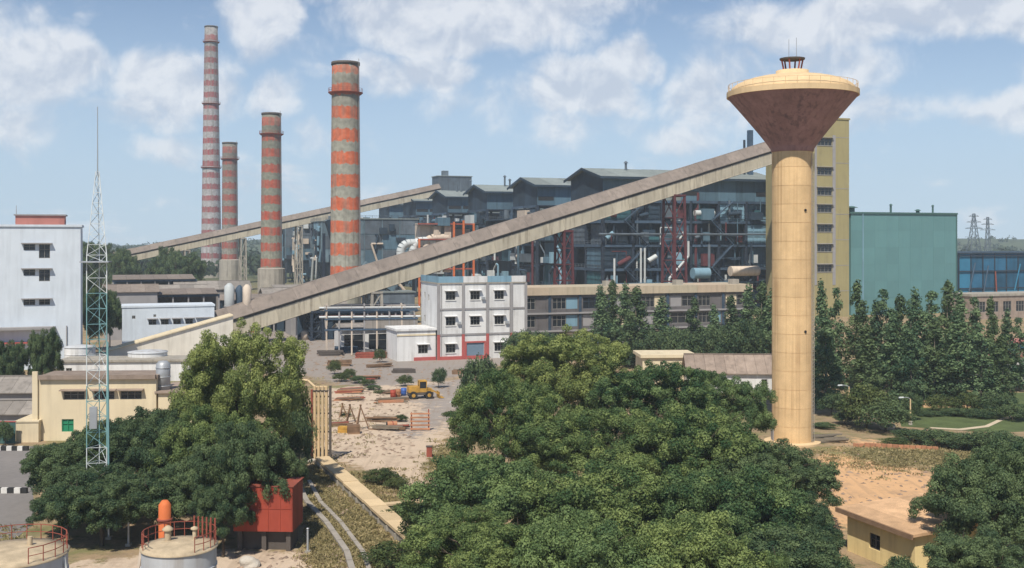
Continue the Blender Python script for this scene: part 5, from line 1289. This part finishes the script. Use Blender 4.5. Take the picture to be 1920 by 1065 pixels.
# ------------------------------------------------------------------ trees
T1 = broad(11, 14, 7.5, .2, 380, l_lite, (.06,.125), 640); T2 = broad(12, 12, 8.0, .12, 370, l_mid, (.07,.135), 560); T3 = broad(13, 10.5, 7.0, .08, 360, l_big, (.06,.12), 640)
T4 = broad(14, 8, 6.2, .03, 340, l_big, (.06,.125), 620); T5 = broad(15, 8, 6.5, .03, 340, l_mid, (.065,.13), 600)
TD1 = broad(21, 10, 7.0, .12, 350, l_dark, (.065,.13), 600); TD2 = broad(22, 9, 5.5, .10, 270, l_dark, (.065,.13), 600)
def tr(label, px, D, top, T, h0, R=None, R0=1, rz=0.0, group='spreading trees in the foreground', name='broadleaf_tree'):
    sz = PZ(top, D)/h0; s = R/R0 if R else sz
    return plant(name, label, 'tree', T, PX(px,D), D, rz, s, sz, group)
# big group right of the road
tr('tall light green tree at the back of the big group, before the service block', 1060, 118, 628, T1, 14, 7.6, 7.5, .3)
tr('tree at the back of the big group left of the bungalow', 1230, 112, 688, T2, 12, 7.2, 8, 1.2)
tr('tree at the back of the big group next to the water tower', 1352, 116, 704, T2, 12, 5.4, 8, 4.0)
tr('tree on the road side of the big group, beside the lamp post', 945, 104, 705, T3, 10.5, 5.6, 7, 2.2)
tr('tree in the heart of the big group, below its tallest crown', 1110, 99, 770, T3, 10.5, 7.0, 7, 5.1)
tr('tree in the heart of the big group, below the bungalow', 1310, 97, 775, T4, 8, 6.6, 6.2, 2.6)
tr('dark tree at the right end of the big group by the dry field', 1448, 92, 838, TD1, 10, 5.2, 7, .9)
tr('tree of the big group nearest to the slab duct', 925, 84, 865, T5, 8, 6.0, 6.5, 3.3)
tr('tree at the bottom centre of the big group', 1150, 80, 880, T4, 8, 6.4, 6.2, .7)
tr('tree at the bottom of the big group, below the water tower', 1360, 79, 890, T5, 8, 5.8, 6.5, 4.4)
tr('dark tree at the lower right of the big group beside the yellow house', 1478, 80, 930, TD1, 10, 4.2, 7, 2.0)
tr('lowest tree of the big group at the bottom edge, towards the duct', 900, 70, 970, T3, 10.5, 5.2, 7, 1.7)
tr('lowest tree of the big group at the bottom edge, centre', 1080, 67, 980, T5, 8, 5.2, 6.5, 5.6)
tr('lowest tree of the big group at the bottom edge, towards the yellow house', 1290, 67, 980, T4, 8, 5.2, 6.2, .1)
tr('lowest tree of the big group right at the bottom edge below the dark tree', 1440, 70, 1000, TD2, 9, 4.4, 5.5, 3.1)
# left group
tr('tall light green tree right of the cream building', 452, 101, 622, T1, 14, 6.0, 7.5, 1.0)
tr('tree with a low crown before the tall one of the left group', 400, 94, 770, T3, 10.5, 5.0, 7, 3.0)
tr('dark round tree at the left below the mast', 140, 97, 825, TD2, 9, 4.1, 5.5, .5)
tr('dark tree between the mast and the red tank', 290, 100, 775, TD1, 10, 4.6, 7, 2.7)
tr('dark tree leaning over the red tank', 455, 86, 800, TD1, 10, 3.9, 7, 4.2)
tr('dark tree under the left group just above the railed tank', 190, 86, 890, TD2, 9, 3.6, 5.5, 2.0)
for i, (px, D, top, R, T, h0, R0) in enumerate(((128,101,830,3.6,TD2,9,5.5),(215,103,792,4.6,TD1,10,7),(345,97,772,4.6,TD1,10,7),(128,88,915,3.0,TD1,10,7),(285,88,885,3.6,TD2,9,5.5),(385,89,845,3.8,TD2,9,5.5),(512,93,840,2.6,TD2,9,5.5),(165,91,872,3.8,TD2,9,5.5),(418,83,905,2.3,TD2,9,5.5))):
    tr(('dark tree at the far left end of the left group', 'dark tree right behind the mast foot', 'dark tree in the middle of the left group before the cream building', 'low dark tree at the left end, above the corner tank', 'low dark tree behind the orange vessel',
        'dark tree between the orange vessel and the tall light tree', 'narrow dark tree above the right end of the red tank', 'low dark tree left of the mast foot', 'low dark tree hiding the left end of the red tank')[i], px, D, top, T, h0, R, R0, i*.8)
# bottom right corner
tr('dark tree in the bottom right corner beside the dry field', 1862, 78, 850, TD1, 10, 4.9, 7, 1.1)
tr('dark low tree right at the bottom edge below the yellow house', 1835, 70, 1000, TD2, 9, 3.4, 5.5, .2)
tr('dark tree cut off by the right edge of the picture', 1960, 80, 830, TD2, 9, 4.6, 5.5, 4.8)
# left building trees
tr('small dark tree before the door of the tall white block', 85, 160, 618, TD2, 9, 2.5, 5.5, .4, 'trees by the left buildings'); tr('thin tree at the left edge before the tall white block', 18, 158, 640, TD2, 9, 2.3, 5.5, 3.4, 'trees by the left buildings')
# mid-distance trees
CM = [columnar(31, 15, 2.2, l_col), columnar(32, 15, 2.6, l_col), columnar(33, 15, 1.9, l_dark)]
def colt(label, px, D, top, k, R, group, rz=0.0): return plant('columnar_tree', label, 'tree', CM[k], PX(px,D), D, rz, R/2.2, PZ(top,D)/15, group)
row = [(1542,533),(1566,545),(1606,530),(1640,568),(1662,548),(1690,556),(1716,548),(1742,552),(1776,530),(1800,552),(1828,562),(1858,560),(1886,585),(1912,600)]
for i, (px, top) in enumerate(row):
    colt('%s tree from the water tower in the back row of columnar trees' % ORD[i+1], px, 172+rng.uniform(-6,6), top, i % 3, 2.2+rng.uniform(-.3,.7), 'columnar trees in the right-hand rows', i*1.3)
row = [(1548,600),(1625,610),(1672,595),(1708,585),(1752,600),(1795,590),(1840,610),(1880,630)]
for i, (px, top) in enumerate(row):
    colt('%s tree from the water tower in the front row of columnar trees' % ORD[i+1], px, 160+rng.uniform(-4,4), top, (i+1) % 3, 2.4+rng.uniform(-.2,.6), 'columnar trees in the right-hand rows', i*.9+.4)
mid = [(1128,540,208),(1150,528,214),(1172,536,210),(1192,540,206),(1240,560,214),(1302,560,212),(1340,575,206),(1372,556,212),(1402,538,214),(1428,530,208),(1448,545,206)]
for i, (px, top, D) in enumerate(mid):
    colt('%s dark columnar tree from the office block before the service block' % ORD[i+1], px, D, top, 2 if i % 2 else 0, 2.4+rng.uniform(0,.9), 'dark columnar trees before the service block', i*1.1)
BU = [broad(41, 4, 2.4, .02, 70, l_bush, (.09,.16), 130, (.4,.75)), broad(42, 5, 3.2, .02, 90, l_dark, (.1,.18), 110, (.5,.9))]
def bush(label, px, D, top, R, k=0, group='bushes', rz=0.0): return plant('bush', label, 'bush', BU[k], PX(px,D), D, rz, R/(2.4 if k == 0 else 3.2), PZ(top,D)/(4 if k == 0 else 5), group)
for px, D, top, R, k, lb in ((975,200,620,3.2,1,'dark bush at the right corner of the white office block'),(1025,205,622,3.6,1,'dark bush left of the first columnar trees'),(1085,200,628,3.6,1,'dark bush below the first columnar trees'),(1215,205,618,3.6,1,'dark bush before the middle of the service block'),(1275,200,615,3.6,1,'dark bush behind the flat-roofed house'),(1335,200,610,3.6,1,'dark bush behind the left end of the bungalow'),(1395,200,600,4.0,1,'dark bush behind the right end of the bungalow'),
    (930,170,690,2.8,1,'round dark bush at the road side before the office block'),(895,150,668,2.6,1,'tall dark bush at the left edge of the big tree group'),(905,140,725,2.6,1,'dark bush behind the lamp post'),(823,178,690,1.2,1,'small dark bush right of the yellow loader'),
    (628,196,676,1.2,0,'green bush farthest back behind the riser pipes'),(655,190,692,1.2,0,'green bush second from the back behind the riser pipes'),(690,181,712,1.3,0,'green bush in the yard left of the drums'),(715,172,732,1.2,0,'low green bush right of the timber pile'),(712,215,655,1.2,0,'green bush at the left end of the office annexe'),
    (715,108,880,1.7,0,'green bush between the slab duct and the sand yard'),(745,106,896,1.2,0,'small green bush right beside the larger duct bush'),(770,94,945,1.9,0,'green bush at the lower end of the slab duct'),(735,80,1020,1.9,0,'yellow-green bush at the bottom edge below the duct'),(800,86,950,2.0,0,'green bush between the duct end and the big trees'),
    (1625,140,722,3.2,0,'olive bush right of the water tower'),(1660,137,748,3.2,1,'grey-green bush before the columnar rows'),(1560,150,735,2.2,1,'dark bush close behind the water tower'),(1585,143,770,1.6,1,'low dark bush between water tower and garden'),(1740,150,770,1.9,1,'round hedge bush left on the lawn'),(1790,150,765,2.0,1,'round hedge bush in the middle of the lawn'),(1840,148,768,1.9,1,'round hedge bush right on the lawn'),(1900,146,758,2.2,1,'hedge bush at the right edge of the lawn'),
    (1715,131,806,2.4,1,'low dark bush at the left end of the field hedge'),(1760,128,806,2.6,1,'second low dark bush of the field hedge'),(1808,126,812,2.6,1,'third low dark bush of the field hedge'),(1855,124,808,2.8,1,'fourth low dark bush of the field hedge'),(1895,122,815,2.4,1,'last low dark bush of the field hedge'),
    (1690,74,1042,1.2,1,'small dark bush before the yellow house wall'),(1570,74,1040,1.4,1,'dark bush at the bottom edge left of the yellow house'),(1800,84,935,1.6,1,'dark bush at the right of the pink roof'),
    (300,120,770,1.6,0,'green bush at the right foot of the cream building'),(225,118,795,1.5,0,'green bush before the middle of the cream building'),(560,112,770,1.5,1,'dark bush left of the riser pipes'),(548,118,700,2.0,0,'light green bush right of the tall left tree'),(10,128,790,.9,1,'small dark bush by the steel gate')):
    bush(lb, px, D, top, R, k, rz=px*.7)

# ------------------------------------------------------------------ more plant clutter
def frame_shed(name, label, px, D, w, d, h, rz, wallm, roofm, nb):
    """open-fronted industrial shed: columns, back wall, flat sheet roof"""
    r = root(name, label, 'shed', (PX(px,D), D, 0), rz, 'open industrial sheds in the yard')
    for i in range(nb+1):
        for y in (0, d): ob('column', MB().box(i*w/nb-.18,y-.18,0,i*w/nb+.18,y+.18,h), m_greytrim, r)
    ob('back_wall', MB().box(0,d-.5,0,w,d-.25,h-.05), wallm, r)
    for i in range(nb): ob('roof_sheet', MB().hexa(((i*w/nb-.2,-.8,h+.02),((i+1)*w/nb-.25,-.8,h+.02),((i+1)*w/nb-.25,d+.6,h+.9),(i*w/nb-.2,d+.6,h+.9),(i*w/nb-.2,-.8,h+.2),((i+1)*w/nb-.25,-.8,h+.2),((i+1)*w/nb-.25,d+.6,h+1.08),(i*w/nb-.2,d+.6,h+1.08))), roofm, r)
    ob('front_beam', MB().box(-.2,-.3,h-.6,w+.2,-.19,h), m_steel2, r)
    q = random.Random(int(px))
    for i in range(nb):
        x = (i+.5)*w/nb + q.uniform(-.8,.8); hh = q.uniform(1.2,h*.65)
        if q.random() < .5: ob('machine', MB().box(x-1,1.0,0,x+1,d*.6,hh), q.choice((m_steel2, m_cladD, m_rust, m_greytrim)), r)
        else: ob('vessel', MB().lathe([(0,0),(.9,0),(.9,hh),(.5,hh+.4),(0,hh+.5)],14,(x,1.6,0)), q.choice((m_pipew, m_casing, m_pipec)), r)
frame_shed('open_shed', 'long dark open shed behind the pipe rack', 556, 262, 27, 9, 7.0, math.radians(12), m_cladD, m_asbestos, 8)
frame_shed('open_shed', 'dark open shed behind the dull white silos', 412, 282, 17, 10, 8.5, math.radians(14), m_cladD, m_galroof, 5)
frame_shed('open_shed', 'brown open shed right behind the low white building', 236, 268, 22, 10, 10.5, AX, m_galdark, m_galroof, 6)
frame_shed('open_shed', 'grey open shed right of the middle chimney foot', 520, 318, 24, 12, 9.5, AX, m_cladD, m_asbestos, 6)
frame_shed('open_shed', 'low dark open shed under the far conveyor near the mast', 212, 330, 24, 14, 12, AX, m_cladD, m_galroof, 6)
r = root('fan_house', 'grey fan house with a long sloping duct beside the thick chimney', 'building', (PX(700,310), 310, 0), AX)
shell(r, 12, 9, 9, m_casing, front=[(1,2,2.2,2),(5,2,2.2,2)], roof=m_roofg); window(r,1,2,2.2,2); window(r,5,2,2.2,2)
ob('sloping_duct', MB().bar((-2,4,17),(7,4,10),2.2,2.4), m_esp, r); ob('duct_leg', MB().box(-2.3,3.7,0,-1.7,4.3,16), m_steel, r)
r = root('inlet_duct', 'dark inclined flue joining the thick chimney from behind', 'duct', (PX(600,330), 330, 0), AX)
ob('flue', MB().bar((3,2,30),(8,0,12),2.2,2.6), m_cladD, r); ob('flue_leg', MB().box(1,1,0,1.8,1.8,26), m_steel, r); ob('flue_leg', MB().box(5,-1,0,5.8,-.2,18), m_steel, r)
for i, (px, D, top, R, k) in enumerate(((168,236,520,3.4,1),(186,228,560,3.2,0),(206,240,548,3.2,1),(316,400,468,7.5,1),(345,395,474,7.0,0),(190,420,462,8.0,1),(165,415,455,8.0,0),(232,410,470,7.0,1))):
    r = plant('broadleaf_tree', ('dark tree in the gap right of the tall white block', 'second dark tree in the gap right of the tall white block', 'third dark tree in the gap, next to the low white building', 'dark tree under the far conveyor left of the tallest chimney', 'dark tree just left of the tallest chimney foot', 'distant tree seen through the mast lattice', 'distant tree at the right edge of the tall white block', 'distant tree right of the mast below the far conveyor')[i], 'tree',
              (TD1 if k else TD2), PX(px,D), D, i*1.3, R/(7 if k else 5.5), PZ(top,D)/(10 if k else 9), 'dark trees between the left buildings')

# ------------------------------------------------------------------ rubble and small fittings
def rubble():
    npr = np.random.default_rng(3); V = []; Fc = []
    zones = [((600,730),(780,860),420,.25),((560,640),(740,720),260,.35),((740,690),(900,745),160,.25),((560,860),(660,1060),200,.25),((1540,850),(1760,960),160,.22),((440,1000),(660,1070),120,.22),((880,680),(960,700),60,.25)]
    base = np.array([(1,0,0),(-1,0,0),(0,1,0),(0,-1,0),(0,0,.8),(0,0,-.4)]); tri = ((0,2,4),(2,1,4),(1,3,4),(3,0,4),(2,0,5),(1,2,5),(3,1,5),(0,3,5))
    for (x0,y0),(x1,y1),n,sz in zones:
        for i in range(n):
            py = npr.uniform(y0,y1); D = CAMZ*F/(py-HY); x = PX(npr.uniform(x0,x1), D); s_ = sz*npr.uniform(.25,1.2)
            a = npr.uniform(0,6.28); R = np.array([[math.cos(a),-math.sin(a),0],[math.sin(a),math.cos(a),0],[0,0,1]]); k = len(V)
            for b in base: V.append(tuple(R @ (b*s_*npr.uniform(.6,1.3,3)*np.array([1.4,1,.7])) + np.array([x, D, .05])))
            Fc += [tuple(k+t for t in f) for f in tri]
    me = bpy.data.meshes.new('rubble'); me.from_pydata(V, [], Fc); me.materials.append(M('rubble_stone', (.27,.20,.15), .95, .45, .9, grain=.3))
    tag(ob('rubble', me), 'loose stones and rubble strewn over the yard', 'rubble', kind='stuff')
rubble()
timber_pile('dark beams stacked before the annexe of the office block', 690, 690, 10, 4.5, 2.5, None, .2)
timber_pile('heap of pipes and beams at the near edge of the grey apron', 655, 712, 10, 5.0, 2.4, None, -.1)
timber_pile('short beams piled left of the drums', 720, 740, 8, 3.2, 2.0, None, .3)
timber_pile('planks strewn right of the timber tripods', 690, 790, 9, 4.2, 3.2, None, -.35)

def stack_of_steel(label, px, y, n, L, mat, rz):
    D = GD(y); r = root('steel_stack', label, 'steel stack', (PX(px,D), D, 0), rz, 'stacks of dark steel on the apron')
    for i in range(n): ob('section', MB().bar((rng.uniform(-.3,.3), (i%3)*.6+rng.uniform(-.1,.1), .2+(i//3)*.38), (L+rng.uniform(-.4,.4), (i%3)*.6+rng.uniform(-.1,.1), .2+(i//3)*.38), .45, .34), mat, r)
for i, (px, y, n, L, m, a) in enumerate(((596,668,9,5,m_galdark,.1),(628,660,9,5,m_steel2,-.05),(668,672,9,6,m_rust,.15),(700,664,6,4,m_galdark,-.2),(618,688,9,4,m_wood,.3),(735,700,6,4,m_galdark,.1),(850,702,6,5,m_wood,.05),(905,706,6,4,m_galdark,-.1))):
    stack_of_steel('%s stack of steel sections counted from the conveyor trestle along the apron' % ORD[i+1], px, y, n, L, m, a)
for px, D, top, R, k, lb in ((1700,146,735,1.8,1,'dark bush beside the lawn lamp post'),(1765,153,742,2.2,0,'green bush behind the middle hedge bush'),(1815,152,738,2.2,0,'green bush behind the right hedge bush'),(1870,150,735,2.6,1,'tall dark bush at the right of the lawn'),(1680,128,822,1.5,0,'scrubby green bush at the brick edging'),(1545,140,792,1.6,1,'dark bush behind the grey logs'),(1905,112,850,2.6,1,'dark bush at the right edge of the dry field'),(640,186,700,1.4,0,'scrubby bush by the farthest timber pile'),(672,184,704,1.4,1,'dark scrubby bush right of the farthest timber pile'),(700,176,722,1.3,1,'dark scrubby bush behind the scattered beams'),(760,180,704,1.3,0,'green scrub left behind the yellow loader'),(845,150,772,1.2,0,'green scrub at the bend of the road'),(648,150,775,.8,0,'small weed clump behind the timber tripods'),(752,145,778,.9,0,'small weed clump left of the rusty rack')):
    bush(lb, px, D, top, R, k, rz=px*.9)

# ------------------------------------------------------------------ grass, far woods
def scatter_grass():
    npr = np.random.default_rng(5); P = []
    zones = [((575,905),(640,1080),900,3.2),((640,900),(730,1080),700,3.0),((560,870),(640,905),200,2.0),((800,835),(870,900),260,2),((1560,838),(1880,880),800,3),((700,890),(800,960),160,2),((610,740),(700,850),60,3),((-40,1000),(60,1060),120,2),((560,720),(620,860),160,2)]
    for (x0,y0),(x1,y1),n,_ in zones:
        px = np.clip(npr.normal((x0+x1)/2,(x1-x0)*.27,n),x0-.3*(x1-x0),x1+.3*(x1-x0)); py = np.clip(npr.normal((y0+y1)/2,(y1-y0)*.3,n),y0-10,y1+20); D = CAMZ*F/(py-HY); P.append(np.stack([(px-CX)/F*D, D, np.zeros(n)], -1))
    C = np.concatenate(P); k = 16; n = len(C); idx = np.repeat(np.arange(n), k)
    R = npr.uniform(.15,.6,n); pos = C[idx] + npr.normal(size=(n*k,3))*R[idx][:,None]*np.array([1,1,0]); h = npr.uniform(.06,.2,n*k)
    pos[:,2] = h*.6 + .04
    nrm = npr.normal(size=(n*k,3)); nrm[:,2] *= .5
    tint = np.clip(npr.normal(.4,.22,n)[idx] + npr.normal(size=n*k)*.12, 0, 1)
    me = leaf_mesh('dry_grass', pos, nrm, h, tint, l_dry, npr, .35)
    tag(ob('dry_grass', me), 'tufts of dry yellow grass over the earth and verges', 'grass', kind='stuff')
scatter_grass()
def far_wood():
    npr = np.random.default_rng(9); C = []; R = []
    for x0, x1, y0, y1, n in ((-420,-150,620,900,260),(-900,900,1000,1240,900),(150,420,470,600,60),(240,700,560,900,300),(-420,-190,420,600,60)):
        c = np.stack([npr.uniform(x0,x1,n), npr.uniform(y0,y1,n), np.zeros(n)], -1); r = npr.uniform(4,7.5,n); c[:,2] = r*.9 + npr.uniform(0,4,n); C.append(c); R.append(r)
    hvv = np.array(hv); hvv = hvv[(hvv[:,1] < 1900) & (hvv[:,2] > 8)]; s = hvv[npr.integers(0, len(hvv), 1500)] + npr.normal(size=(1500,3))*np.array([15,30,0]); s[:,2] -= 1
    C.append(s); R.append(npr.uniform(5,8.5,1500)); C = np.concatenate(C); R = np.concatenate(R)
    n = len(C); k = 44; idx = np.repeat(np.arange(n), k); d = npr.normal(size=(n*k,3)); d[:,2] = np.abs(d[:,2])*.9 - .25; d /= np.linalg.norm(d, axis=1, keepdims=True)
    pos = C[idx] + d*(R[idx]*npr.uniform(.75,1.1,n*k))[:,None]; nrm = d + npr.normal(size=(n*k,3))*.35
    tint = np.clip(npr.normal(.35,.15,n)[idx] + npr.normal(size=n*k)*.1, 0, 1)
    me = leaf_mesh('far_wood', pos, nrm, npr.uniform(1.0,2.0,n*k), tint, l_wood, npr, .8)
    tag(ob('far_wood', me), 'distant dark green woods along the horizon', 'woods', kind='stuff')
far_wood()

# ------------------------------------------------------------------ haze
hm = bpy.data.materials.new('air_haze'); hm.use_nodes = True; nt = hm.node_tree; nt.nodes.clear()
o_ = nt.nodes.new('ShaderNodeOutputMaterial'); pv = nt.nodes.new('ShaderNodeVolumePrincipled')
pv.inputs['Color'].default_value = (.72,.86,1.0,1); pv.inputs['Density'].default_value = 0.0002; pv.inputs['Anisotropy'].default_value = -.15
nt.links.new(pv.outputs[0], o_.inputs['Volume'])
hz = ob('haze', MB().box(-2700,-200,-3,2700,2700,168), hm); tag(hz, kind='stuff')
